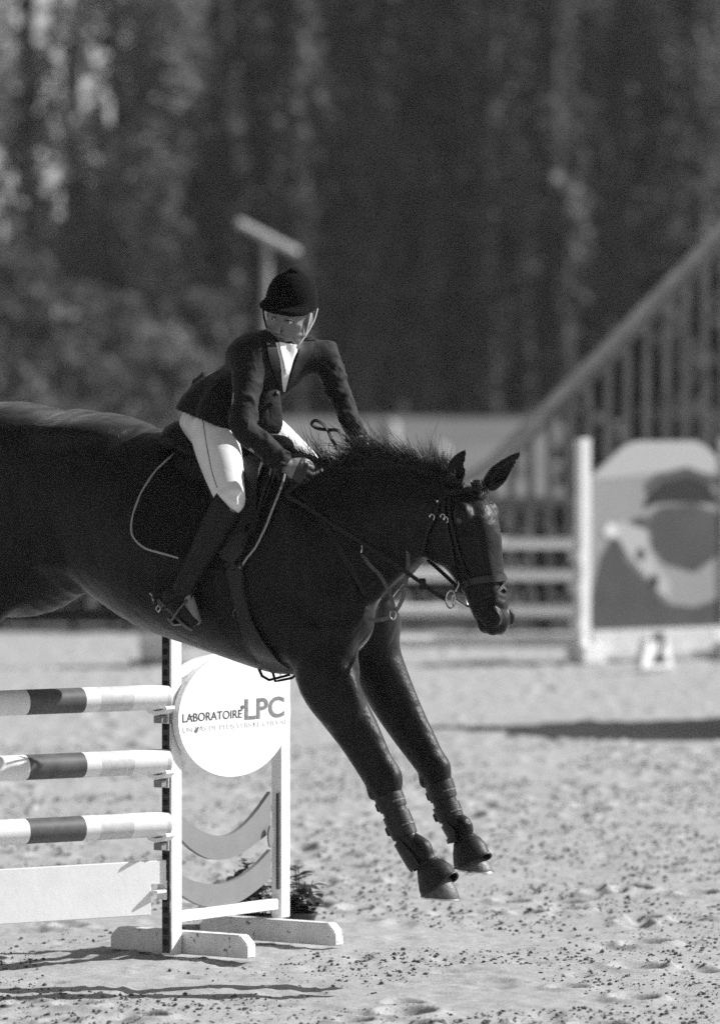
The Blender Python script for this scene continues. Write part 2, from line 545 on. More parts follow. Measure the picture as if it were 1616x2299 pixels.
# rump and loin muscles, ribs
for sgn in (-1, 1):
    fh.ell(HB.at(20, 1010, .12 * sgn), (.30, .17, .16), (HB.ax, LAT, Vector((0, 0, 1))), .07)
    fh.ell(HB.at(205, 975, .12 * sgn), (.20, .13, .06), (HB.ax, LAT, Vector((0, 0, 1))), .05)
    fh.ell(HB.at(430, 1230, .10 * sgn), (.30, .20, .24), (HB.ax, LAT, Vector((0, 0, 1))), .08)
    # shoulder blade, upper arm, point of the shoulder
    d = (HB.at(800, 1350) - HB.at(650, 1070)).normalized(); q = LAT.cross(d)
    fh.ell(HB.at(715, 1200, .135 * sgn), (.26, .10, .095), (d, LAT, q), .05)
    fh.ell(HB.at(785, 1352, .145 * sgn), (.085, .075, .10), (HB.ax, LAT, Vector((0, 0, 1))), .045)
    fh.ell(HB.at(690, 1400, .15 * sgn), (.15, .095, .12), (HB.ax, LAT, Vector((0, 0, 1))), .05)
    # breast
    fh.ell(HB.at(812, 1385, .085 * sgn), (.085, .085, .115), (HB.ax, LAT, Vector((0, 0, 1))), .03)
    # thigh and hind leg
    fh.chain([(HB.at(-30 - SH(sgn), 1090, .13 * sgn), .25, .16), (HB.at(5 - SH(sgn), 1220, .16 * sgn), .20, .14), (HB.at(22 - SH(sgn), 1310, .16 * sgn), .13, .10),
              (HB.at(-60 - SH(sgn), 1420, .15 * sgn), .092, .07), (HB.at(-170 - SH(sgn), 1530, .14 * sgn), .06, .05), (HB.at(-235 - SH(sgn), 1590, .14 * sgn), .052, .042)], LAT, .06)
    fh.chain([(HB.at(-225 - SH(sgn), 1560, .14 * sgn), .058, .044), (HB.at(-235 - SH(sgn), 1600, .14 * sgn), .05, .04), (HB.at(-270 - SH(sgn), 1690, .14 * sgn), .034, .03), (HB.at(-310 - SH(sgn), 1800, .14 * sgn), .031, .029),
              (HB.at(-325 - SH(sgn), 1850, .14 * sgn), .042, .038), (HB.at(-350 - SH(sgn), 1900, .14 * sgn), .034, .034), (HB.at(-372 - SH(sgn), 1932, .14 * sgn), .045, .045)], LAT, .02)
fh.ell(HB.at(175, 1255, 0), (.10, .24, .05), (HB.ax, LAT, Vector((0, 0, 1))), .05)
# neck
neck = [((640, 1030), (770, 1420), .18), ((745, 1050), (838, 1345), .145), ((845, 1045), (890, 1300), .115),
        ((925, 1045), (925, 1262), .098), ((990, 1062), (955, 1222), .085), ((1030, 1078), (985, 1190), .075)]
fh.chain([station(HB, a, b, w) for a, b, w in neck], LAT, .06, 4)
for sgn in (-1, 1):   # the muscle band of the neck
    fh.chain([(HB.at(770, 1180, .105 * sgn), .085, .06), (HB.at(880, 1150, .075 * sgn), .07, .045), (HB.at(985, 1135, .055 * sgn), .05, .04)], LAT, .04)
    fh.chain([(HB.at(835, 1330, .05 * sgn), .05, .05), (HB.at(905, 1262, .045 * sgn), .04, .04), (HB.at(960, 1205, .045 * sgn), .035, .035)], LAT, .03)
# head
HL = HH.lat
head = [((1050, 1076), (985, 1150), .07), ((1080, 1108), (982, 1228), .088), ((1100, 1170), (1002, 1280), .084), ((1108, 1235), (1024, 1306), .064),
        ((1114, 1300), (1050, 1346), .049), ((1128, 1352), (1067, 1384), .047), ((1138, 1390), (1092, 1413), .043), ((1132, 1412), (1106, 1421), .03)]
fh.chain([station(HH, a, b, w) for a, b, w in head], HL, .04, 4)
hd = (HH.at(1120, 1390) - HH.at(1030, 1110)).normalized()
hq = HL.cross(hd)
for sgn in (-1, 1):
    fh.ell(HH.at(1008, 1205, .058 * sgn), (.095, .032, .085), (hd, HL, hq), .03)      # cheek
    fh.ell(HH.at(1070, 1150, .078 * sgn), (.045, .026, .030), (hd, HL, hq), .02)      # brow
    fh.ell(HH.at(1066, 1166, .088 * sgn), (.022, .012, .016), (hd, HL, hq), .012)     # eyelids
    fh.ell(HH.at(1085, 1118, .066 * sgn), (.04, .02, .03), (hd, HL, hq), .02, 'sub') if False else None
    fh.chain([(HH.at(1075, 1205, .072 * sgn), .006, .006), (HH.at(1082, 1262, .056 * sgn), .010, .010), (HH.at(1092, 1310, .045 * sgn), .005, .005)], HL, .03)   # facial crest
    fh.chain([(HH.at(1092, 1165, .034 * sgn), .010, .016), (HH.at(1103, 1235, .030 * sgn), .013, .017), (HH.at(1111, 1300, .026 * sgn), .012, .016), (HH.at(1122, 1352, .024 * sgn), .006, .010)], HL, .03)   # nasal bone
    fh.ell(HH.at(1124, 1384, .040 * sgn), (.036, .018, .028), (hd, HL, hq), .014)     # nostril rim
    fh.ell(HH.at(1125, 1388, .058 * sgn), (.022, .016, .014), (hd, HL, hq), .008, 'sub')
    fh.ell(HH.at(1112, 1412, .026 * sgn), (.022, .022, .018), (hd, HL, hq), .012)     # upper lip
    fh.ell(HH.at(1060, 1130, .075 * sgn), (.03, .012, .018), (hd, HL, hq), .015, 'sub') # hollow above the eye
fh.ell(HH.at(1088, 1404), (.03, .03, .022), (hd, HL, hq), .012)                        # chin
fh.chain([(HH.at(1078, 1378, -.05), .004, .012), (HH.at(1098, 1402, -.042), .004, .012), (HH.at(1112, 1419, -.02), .004, .01)], HL, .006, op='sub')   # mouth line
# ears
for base, mid, tip, off in (((1040, 1082), (1048, 1045), (1068, 1010), -.045), ((1077, 1090), (1100, 1058), (1141, 1015), .05)):
    b, m_, t_ = HH.at(*base, off), HH.at(*mid, off * 1.25), HH.at(*tip, off * 1.35)
    vv = HL if off < 0 else Vector((.35, .9, 0))
    fh.chain([(b, .030, .026), (b.lerp(m_, .6), .037, .028), (m_, .034, .025), (m_.lerp(t_, .6), .020, .014), (t_, .004, .004)], vv, .02)
    fwd = (HH.ax + Vector((0, -.35, -.15))).normalized() * .021
    fh.chain([(b + fwd * .8 + (m_ - b) * .35, .012, .016), (m_ + fwd, .018, .018), (m_.lerp(t_, .55) + fwd * .75, .010, .010)], vv, .008, op='sub')
# fore legs: (back edge, front edge) in the picture, and depth across
near_leg = [((660, 1440), (790, 1400), .06), ((664, 1525), (806, 1495), .078), ((700, 1580), (812, 1560), .08), ((752, 1650), (848, 1632), .064), ((795, 1715), (877, 1700), .055),
            ((822, 1760), (896, 1742), .052), ((846, 1796), (898, 1778), .045), ((868, 1835), (908, 1818), .033), ((890, 1890), (932, 1872), .032), ((915, 1925), (966, 1895), .042),
            ((938, 1950), (976, 1925), .036), ((952, 1985), (1012, 1960), .05)]
far_leg = [((770, 1420), (893, 1385), .10), ((788, 1490), (890, 1440), .09), ((815, 1555), (918, 1520), .075), ((868, 1638), (952, 1602), .062), ((915, 1700), (986, 1675), .054),
           ((944, 1738), (1004, 1722), .05), ((962, 1770), (1010, 1752), .043), ((980, 1815), (1020, 1798), .033), ((996, 1850), (1032, 1832), .032), ((1012, 1872), (1056, 1842), .04),
           ((1022, 1895), (1060, 1878), .035), ((1028, 1925), (1084, 1905), .048)]
PN = Plane(HB.at(700, 1450, -.17).x, HB.at(700, 1450, -.17).y, 22)
PF = Plane(HB.at(700, 1450, .13).x, HB.at(700, 1450, .13).y, 22)
LEGST = {}
for nm, leg, pl in (('near', near_leg, PN), ('far', far_leg, PF)):
    st = [station(pl, b, a, w) for a, b, w in leg]
    LEGST[nm] = st
    fh.chain(st, LAT, .06, 3)
# knee caps and tendons
fh.ell(PN.at(876, 1750), (.032, .036, .05), (HB.ax, LAT, Vector((0, 0, 1))), .035)
fh.ell(PF.at(986, 1727), (.03, .035, .045), (HB.ax, LAT, Vector((0, 0, 1))), .035)
fh.ell(PN.at(886, 1750, -.01), (.018, .030, .036), (HB.ax, LAT, UPZ_), .02)
fh.ell(PN.at(838, 1778), (.020, .022, .03), (HB.ax, LAT, UPZ_), .02)
fh.ell(PF.at(995, 1726, -.01), (.018, .029, .034), (HB.ax, LAT, UPZ_), .02)
fh.ell(PF.at(952, 1752), (.018, .022, .028), (HB.ax, LAT, UPZ_), .02)
for pl_, q0_, q1_ in ((PN, (735, 1600), (815, 1745)), (PF, (850, 1590), (935, 1715))):   # the grooves of the forearm muscles
    fh.chain([(pl_.at(q0_[0] + 25, q0_[1], -.088), .006, .006), (pl_.at((q0_[0] + q1_[0]) / 2 + 14, (q0_[1] + q1_[1]) / 2, -.068), .008, .008), (pl_.at(q1_[0] + 8, q1_[1], -.056), .005, .005)], LAT, .02, op='sub')
fh.ell(PN.at(752, 1545, -.045), (.10, .05, .15), ((HB.ax * .8 + Vector((0, 0, .6))).normalized(), LAT, (HB.ax * -.6 + Vector((0, 0, .8))).normalized()), .03)
HV, HFq = fh.skin(6)
horse = link('horse', fast_mesh('horse', HV, HFq, M['coat']))
tag(horse, 'dark bay horse in mid leap, head lowered, forelegs reaching down to the sand', 'horse')
HBVH = bvh_of(HV, HFq)

def hs(px, py, off=0.0, gy=-0.2): return hit(HBVH, px, py, off, gy)

# eyes, hooves
for sgn in (-1, 1):
    m = MB(); c = HH.at(1068, 1166, .088 * sgn)
    rings = []
    for i in range(9):
        a = math.pi * i / 8
        rings.append([c + HL * (sgn * .0175 * -math.cos(a)) + (hd * math.cos(b) + hq * math.sin(b)) * (.0175 * max(math.sin(a), .02)) for b in [2 * math.pi * k / 12 for k in range(12)]])
    m.loft(rings).build('eye', M['iris'], horse, True)

def ring(c, U, V, ru, rv, n=28, f=None):
    return [c + U * (ru * math.cos(a) * (f(a) if f else 1)) + V * (rv * math.sin(a) * (f(a) if f else 1)) for a in [2 * math.pi * k / n for k in range(n)]]

def hoof(pl, cor, sole, r0, r1, axis_h, name='hoof'):
    """a hoof from the coronet centre to the sole centre, both as picture points on the leg's plane"""
    a, b = pl.at(*cor), pl.at(*sole)
    ax = (b - a).normalized()
    U = axis_h.normalized(); V = LAT
    m = MB()
    m.loft([ring(a, U, V, r0 * .96, r0 * .9), ring(a.lerp(b, .5) + U * .004, U, V, (r0 + r1) / 2, (r0 + r1) / 2 * .93), ring(b - ax * .006, U, V, r1, r1 * .93), ring(b, U, V, r1 * .98, r1 * .9), ring(b - ax*.004, U, V, r1 * .75, r1 * .7)])
    o = m.build(name, M['hoof'], horse, True)
    s = MB()
    s.loft([ring(b, U, V, r1 * 1.01, r1 * .94), ring(b + ax * .006, U, V, r1 * 1.01, r1 * .94), ring(b + ax * .006, U, V, r1 * .8, r1 * .74), ring(b + ax * .001, U, V, r1 * .79, r1 * .73)], cap=False)
    s.build('horseshoe', M['steel'], o, True)
UN = (Vector((1, -.35, -.06))).normalized(); UF = (Vector((1, -.35, -.06))).normalized()
hoof(PN, (974, 1962), (988, 2014), .052, .067, UN)
hoof(PF, (1050, 1915), (1066, 1953), .05, .063, UF)
for sgn in (-1, 1):
    pl = Plane(HB.at(-300, 1800, .14 * sgn).x, HB.at(-300, 1800, .14 * sgn).y, 27)
    hoof(pl, (-368 - SH(sgn), 1928), (-402 - SH(sgn), 1968), .047, .062, (HB.ax * .75 + Vector((0, 0, -.66))))

# mane, forelock, tail: tapered strands
def strands(name, roots, mat_, parent, seg=4, r=.0022):
    V_, Q_ = [], []
    for p, d1, d2, L in roots:
        # quadratic curve from the root along d1, bending to d2
        pts = [p + d1 * (L * t) + (d2 - d1) * (L * t * t) for t in [k / seg for k in range(seg + 1)]]
        b = len(V_)
        for i, q in enumerate(pts):
            t = (pts[min(i+1, seg)] - pts[max(i-1, 0)]).normalized()
            u = t.orthogonal().normalized(); w = t.cross(u); rr = r * (1 - i / seg) ** .6 + .0003
            for k in range(3):
                a = 2.094 * k
                V_.append(q + (u * math.cos(a) + w * math.sin(a)) * rr)
        for i in range(seg):
            for k in range(3):
                Q_.append((b + i*3 + k, b + i*3 + (k+1) % 3, b + (i+1)*3 + (k+1) % 3, b + (i+1)*3 + k))
    return link(name, fast_mesh(name, [tuple(v) for v in V_], Q_, mat_), parent)

crest = spline([(655, 1036), (700, 1046), (760, 1056), (840, 1046), (900, 1044), (960, 1052), (1015, 1072), (1040, 1080)], 20)
roots = []
for i in range(5200):
    t = random.random()
    k = t * (len(crest) - 1); a, b = crest[int(k)], crest[min(int(k) + 1, len(crest) - 1)]
    q = a + (b - a) * (k % 1)
    px = q[0]
    p = HB.at(px, q[1] + random.uniform(4, 16), random.uniform(-.018, .018))
    ph = px * .155 + 1.1 * math.sin(px * .043)
    clump = .5 + .5 * math.sin(ph)
    lean = 9 * math.cos(ph)
    if px < 790:
        L = random.uniform(.06, .17); ang = random.gauss(164, 9); bend = random.gauss(-10, 14)
    elif px < 985:
        up = max(1 - abs(px - 880) / 120.0, 0)
        L = (.06 + .15 * up ** .7 * (.45 + .55 * clump)) * random.uniform(.4, 1.1); ang = random.gauss(134 + lean, 6)
        bend = random.gauss(12, 9)
    else:
        L = random.uniform(.05, .13); ang = random.gauss(160, 10); bend = random.gauss(-22, 14)
    A, B = math.radians(ang), math.radians(ang + bend)
    if random.random() < .12: L *= random.uniform(1.3, 1.8); bend += random.gauss(15, 20)
    side = random.uniform(-.18, .18)
    d1 = (HB.ax * math.cos(A) + Vector((0, 0, 1)) * math.sin(A) + LAT * side).normalized()
    d2 = (HB.ax * math.cos(B) + Vector((0, 0, 1)) * math.sin(B) + LAT * side).normalized()
    roots.append((p, d1, d2, L))
for i in range(16):   # long loose wisps by the poll
    p = HB.at(random.uniform(985, 1040), random.uniform(1052, 1076), random.uniform(-.03, .02))
    A = math.radians(random.uniform(125, 160)); B = A + math.radians(random.uniform(25, 60))
    roots.append((p, (HB.ax*math.cos(A)+Vector((0,0,math.sin(A)))).normalized(), (HB.ax*math.cos(B)+Vector((0,0,math.sin(B)))).normalized(), random.uniform(.11, .19)))
strands('mane', roots, M['mane'], horse, r=.0009)
roots = []
for i in range(90):
    p = HH.at(random.uniform(1056, 1074), random.uniform(1076, 1088), random.uniform(-.02, .03))
    A = math.radians(random.gauss(-62, 9)); 
    d = (HH.ax * math.cos(A) + Vector((0, 0, math.sin(A))) + HL * random.uniform(-.1, .15)).normalized()
    d2 = (d + Vector((-.15, 0, -.3))).normalized()
    roots.append((p + HH.ax * .012, d, d2, random.uniform(.03, .075)))
strands('forelock', roots, M['mane'], horse, r=.0018)
roots = []
for i in range(500):
    p = HB.at(-165, 990, random.uniform(-.03, .03)) + Vector((0, 0, random.uniform(-.05, .03)))
    A = math.radians(random.gauss(172, 7)); B = A + math.radians(random.uniform(25, 60))
    roots.append((p, (HB.ax*math.cos(A)+Vector((0,0,math.sin(A)))+LAT*random.uniform(-.1,.1)).normalized(), (HB.ax*math.cos(B)+Vector((0,0,math.sin(B)))+LAT*random.uniform(-.2,.2)).normalized(), random.uniform(.35, .75)))
strands('tail', roots, M['mane'], horse, 7, r=.003)
# ================================================================== tack on the horse
def mirror_mesh(o, name, parent=None, pl=HB):
    """the same piece on the horse's other side"""
    v = [pl.mirror(Vector(p.co)) for p in o.data.vertices]
    f = [tuple(reversed(p.vertices)) for p in o.data.polygons]
    me = bpy.data.meshes.new(name); me.from_pydata([tuple(p) for p in v], [], f)
    me.polygons.foreach_set('use_smooth', [True] * len(me.polygons))
    for m in o.data.materials: me.materials.append(m)
    return link(name, me, parent)

UPZ = Vector((0, 0, 1))
# ---- saddle pad
pad_rear = [(412, 1012), (385, 1030), (350, 1064), (322, 1108), (306, 1150), (300, 1186), (306, 1208), (330, 1230), (365, 1241), (405, 1252), (440, 1262)]
pad_front = [(636, 1022), (640, 1050), (638, 1075), (630, 1105), (618, 1140), (602, 1180), (584, 1215), (562, 1247), (540, 1275), (520, 1282), (505, 1280)]
pad = empty('saddle_pad', HB.at(470, 1150, 0))
tag(pad, 'dark quilted saddle pad edged with a thin pale piping, under the saddle', 'saddle pad')
P, N = drape(HBVH, pad_rear, pad_front, .014, 26, 26)
# quilting: shallow diamonds pressed into the cloth
for i, row in enumerate(P):
    for j, p in enumerate(row):
        row[j] = p + N[i][j] * .0035 * (abs(math.sin(i * .9 + j * .9)) * abs(math.sin(i * .9 - j * .9)))
pa = sheet(P, N, .012, M['quilt'], 'pad_side', pad)
mirror_mesh(pa, 'pad_side', pad)
edge = [pad_front[0]] + pad_front[1:9] 
def edge_tube(pts, off, r, name, m, parent, bvh=HBVH):
    q, n = on(bvh, pts, off, 6)
    return MB().tube(q, r, 6).build(name, m, parent, True)
pp = edge_tube(pad_rear[:-1], .015, .0042, 'piping', M['piping'], pad); mirror_mesh(pp, 'piping', pad)
pp = edge_tube(pad_front[1:9], .015, .0042, 'piping', M['piping'], pad); mirror_mesh(pp, 'piping', pad)
# the strip over the spine
q = [[HB.at(px, hs(px, 1000 + (px - 412) * .1)[0].z * 0 + y, o) for o in (-.1, -.05, 0, .05, .1)] for px, y in ((412, 1004), (470, 1012), (540, 1016), (600, 1014), (636, 1018))]
P, N = [], []
for row in q:
    a, b = [], []
    for p in row:
        loc, n, i, d = HBVH.ray_cast(p + UPZ * .4, -UPZ)
        a.append(loc + n * .014); b.append(n)
    P.append(a); N.append(b)
sheet(P, N, .012, M['quilt'], 'pad_ridge', pad)

# ---- saddle
saddle = empty('saddle', HB.at(500, 1010, 0))
tag(saddle, 'black leather jumping saddle with a raised cantle under the rider', 'saddle')
fs = Field(HB.at(380, 1120, 0) - Vector((.1, .5, .05)), HB.at(660, 930, 0) + Vector((.15, .5, .1)), .006)
fs.chain([(HB.at(405, 1010), .075, .10), (HB.at(425, 990), .06, .15), (HB.at(470, 1020), .05, .15), (HB.at(540, 1030), .045, .11), (HB.at(600, 1010), .05, .085), (HB.at(632, 1005), .035, .06)], LAT, .03, 4)
fs.chain([(HB.at(424, 992, -.17), .03, .03), (HB.at(415, 974, -.09), .034, .035), (HB.at(413, 968, 0), .036, .04), (HB.at(415, 974, .09), .034, .035), (HB.at(424, 992, .17), .03, .03)], UPZ, .03)
fs.ell(HB.at(622, 1002), (.055, .075, .035), (HB.ax, LAT, UPZ), .03)
v, f = fs.skin()
SEAT_BVH = bvh_of(v, f)
link('seat', fast_mesh('seat', v, f, M['leather']), saddle)
fl_rear = [(425, 1045), (432, 1062), (447, 1078), (462, 1095), (474, 1120), (482, 1150), (486, 1190), (490, 1225), (500, 1250)]
fl_front = [(612, 1030), (618, 1060), (616, 1092), (606, 1128), (590, 1165), (572, 1200), (556, 1228), (540, 1252), (528, 1266)]
P, N = drape(HBVH, fl_rear, fl_front, .034, 18, 22)
fa = sheet(P, N, .010, M['suede'], 'flap', saddle); mirror_mesh(fa, 'flap', saddle)
pn, nn = on(HBVH, [(606, 1040), (611, 1062), (609, 1092), (599, 1128), (583, 1165), (565, 1200), (549, 1228)], .040, 5)
o = MB().tube(pn, .006, 6).build('flap_welt', M['leather'], saddle, True); mirror_mesh(o, 'flap_welt', saddle)
pn, nn = on(HBVH, [(590, 1062), (578, 1100), (566, 1150), (548, 1195)], .044, 6)
o = MB().ribbon(pn, nn, [.05] * 3 + [.06] * (len(pn) - 6) + [.03] * 3, .02).build('knee_roll', M['leather'], saddle, True); mirror_mesh(o, 'knee_roll', saddle)
# the sewn panel behind the leg
P, N = drape(HBVH, [(395, 1020), (388, 1040), (398, 1062), (425, 1085)], [(470, 1035), (468, 1060), (476, 1082), (486, 1105)], .036, 10, 8)
o = sheet(P, N, .018, M['leather'], 'rear_panel', saddle); mirror_mesh(o, 'rear_panel', saddle)

# ---- girth
girth = empty('girth', HB.at(555, 1400, 0))
tag(girth, 'broad dark leather girth running down behind the elbow to a looped belly guard', 'girth')
gl = [(505, 1255), (515, 1300), (526, 1345), (540, 1395), (560, 1440), (585, 1478), (612, 1503)]
gr = [(540, 1255), (545, 1300), (553, 1345), (570, 1395), (594, 1436), (622, 1470), (650, 1495)]
P, N = drape(HBVH, gl, gr, .016, 7, 26)
o = sheet(P, N, .010, M['suede'], 'girth_strap', girth); mirror_mesh(o, 'girth_strap', girth)
ed = on(HBVH, [(543, 1262), (549, 1300), (557, 1345), (574, 1395), (598, 1436), (626, 1470)], .020, 5)
o = MB().tube(ed[0], .004, 6).build('girth_edging', M['leather'], girth, True); mirror_mesh(o, 'girth_edging', girth)
o = MB().tube([HB.at(596, 1500, -.05), HB.at(606, 1516, -.06), HB.at(622, 1525, -.06), HB.at(640, 1520, -.05), HB.at(660, 1514, -.03)], .0055, 6).build('belly_loop', M['leather'], girth, True)
o = MB().tube([HB.at(610, 1500, .0), HB.at(624, 1529, -.02), HB.at(640, 1526, -.02), HB.at(656, 1522, -.0), HB.at(664, 1510, .02)], .005, 6).build('belly_loop', M['leather'], girth, True)
m = MB(); c = HB.at(533, 1373, 0); c, n = hs(533, 1373, .022)
m.tube([c + HB.ax * (.010 * math.cos(a)) + UPZ * (.016 * math.sin(a)) for a in [2 * math.pi * k / 16 for k in range(11)]], .0018, 5, False).build('girth_ring', M['iron'], girth, True)

# ---- breastplate and martingale
mart = empty('breastplate', HB.at(840, 1330, 0))
tag(mart, 'running martingale and breastplate straps looping loose under the horse neck', 'martingale')
def strap(name, pts, w, parent, m=M['leather'], off=.006, t=.005, bvh=HBVH, n=6):
    p, nn = on(bvh, pts, off, n)
    return MB().ribbon(p, nn, w, t).build(name, m, parent, True)
o = strap('neck_strap', [(652, 1085), (690, 1130), (735, 1190), (772, 1250), (800, 1300), (818, 1336)], .022, mart)
mirror_mesh(o, 'neck_strap', mart)
def freestrap(name, pts, w, parent, m, nrm, n=8, t=.004):
    p = [Vector(q) for q in spline([tuple(x) for x in pts], n)]
    return MB().ribbon(p, Vector(nrm), w, t).build(name, m, parent, True)
yb = lambda px, off=0.0: HB.at(px, 1300, off).y
freestrap('chest_strap', [HB.at(820, 1330, -.10), HB.at(828, 1352, -.13), HB.at(832, 1378, -.14), HB.at(850, 1386, -.13), HB.at(874, 1390, -.11), HB.at(900, 1384, -.10), HB.at(920, 1365, -.10), HB.at(934, 1335, -.10), HB.at(940, 1300, -.10), HB.at(941, 1262, -.09), HB.at(938, 1235, -.08)], .014, mart, M['paleleather'], (.45, -.85, .2))
freestrap('martingale_fork', [HB.at(846, 1232, -.13), HB.at(862, 1262, -.125), HB.at(884, 1286, -.12), HB.at(902, 1318, -.115), HB.at(912, 1350, -.11), HB.at(912, 1378, -.105)], .014, mart, M['paleleather'], (.5, -.85, .2))
freestrap('breast_strap', [HB.at(836, 1334, -.10), HB.at(856, 1318, -.10), HB.at(876, 1298, -.09), HB.at(892, 1282, -.07)], .024, mart, M['leather'], (.6, -.75, .1))
for px, py in ((845, 1230), (912, 1378)):
    c = HB.at(px, py, -.135 if px < 900 else -.105)
    MB().tube([c + HB.ax * (.011 * math.cos(a)) + UPZ * (.017 * math.sin(a)) for a in [2 * math.pi * k / 16 for k in range(17)]], .0024, 5, False).build('martingale_ring', M['steel'], mart, True)

# ---- bridle
bri = empty('bridle', HH.at(1050, 1150, 0))
tag(bri, 'black leather bridle with padded browband, noseband and loose ring bit', 'bridle')
p, nn = on(HBVH, [(998, 1108), (1018, 1108), (1042, 1107), (1066, 1112), (1090, 1119), (1108, 1121), (1119, 1117)], .008, 6)
b = MB().ribbon(p, nn, .022, .010).build('browband', M['bridlelight'], bri, True)
MB().ribbon([q + n * .006 for q, n in zip(p, nn)], nn, .008, .006).build('browband_padding', M['bridlelight'], b, True)
strap('headpiece', [(1016, 1062), (1006, 1082), (999, 1108)], .026, bri, off=.008)
for dx in (0,):
    strap('cheekpiece', [(998, 1108), (996, 1140), (1001, 1170), (1009, 1205), (1016, 1240), (1026, 1285), (1036, 1322)], .014, bri, off=.007)
strap('noseband_cheekpiece', [(1008, 1112), (1010, 1150), (1018, 1190), (1032, 1240), (1052, 1292)], .010, bri, off=.006)
strap('throat_lash', [(992, 1112), (984, 1135), (974, 1165), (962, 1192), (953, 1218), (950, 1240)], .013, bri, off=.007)
p, nn = on(HBVH, [(1046, 1312), (1060, 1305), (1080, 1301), (1102, 1300), (1120, 1299), (1134, 1297), (1141, 1294)], .008, 6)
nb = MB().ribbon(p, nn, .024, .011).build('noseband', M['bridlelight'], bri, True)
c = p[-3]
MB().tube([c + HL * (.013 * math.cos(a)) - HL * .02 + UPZ * (.011 * math.sin(a) + .02) + HH.ax * .012 for a in [2 * math.pi * k / 14 for k in range(15)]], .004, 6, False).build('noseband_loop', M['leather'], nb, True)
strap('flash_strap', [(1130, 1302), (1124, 1318), (1108, 1334), (1086, 1344), (1066, 1352)], .011, bri, off=.007)
strap('flash_strap', [(1124, 1316), (1134, 1328), (1144, 1334)], .011, bri, off=.007)
# buckles and studs
for px, py in ((972, 1160), (997, 1162), (1004, 1168)):
    c, n = hs(px, py, .013)
    t = UPZ; u = n.cross(t).normalized()
    MB().tube([c + u * (.009 * math.cos(a)) + t * (.011 * math.sin(a)) for a in [2 * math.pi * k / 12 for k in range(9)]], .0022, 5).build('buckle', M['steel'], bri, True)
c, n = hs(983, 1127, .013)
MB().loft([ring(c - n * .003, UPZ, n.cross(UPZ).normalized(), .005, .005, 8), ring(c + n * .002, UPZ, n.cross(UPZ).normalized(), .004, .004, 8)]).build('stud', M['steel'], bri, True)
# bit: loose ring, two rings seen edge to edge
bitc = HH.at(1034, 1345, -.055)
MB().tube([bitc + (HH.ax * .85 + HL * .1) * (.025 * math.cos(a)) + UPZ * (.031 * math.sin(a)) for a in [2 * math.pi * k / 24 for k in range(25)]], .0033, 6, False).build('bit_ring', M['steel'], bri, True)
b2 = bitc + HH.ax * .014 + UPZ * -.003
MB().tube([b2 + (HH.ax * .5) * (.016 * math.cos(a)) + UPZ * (.021 * math.sin(a)) for a in [2 * math.pi * k / 24 for k in range(25)]], .0028, 6, False).build('bit_loop', M['steel'], bri, True)
MB().tube([bitc + HH.ax * .02, HH.at(1058, 1362, -.03), HH.at(1062, 1364, .03), HH.mirror(bitc + HH.ax * .02)], .005, 6).build('mouthpiece', M['steel'], bri, True)
MB().tube([HH.mirror(bitc) + HH.ax * .85 * (.025 * math.cos(a)) + UPZ * (.031 * math.sin(a)) for a in [2 * math.pi * k / 24 for k in range(25)]], .0033, 6, False).build('bit_ring', M['steel'], bri, True)
MB().tube([bitc + UPZ * .030 + HH.ax * .012, HH.at(1046, 1326, -.06), HH.at(1054, 1312, -.062), HH.at(1052, 1304, -.06)], .003, 6).build('bit_hook', M['steel'], bri, True)

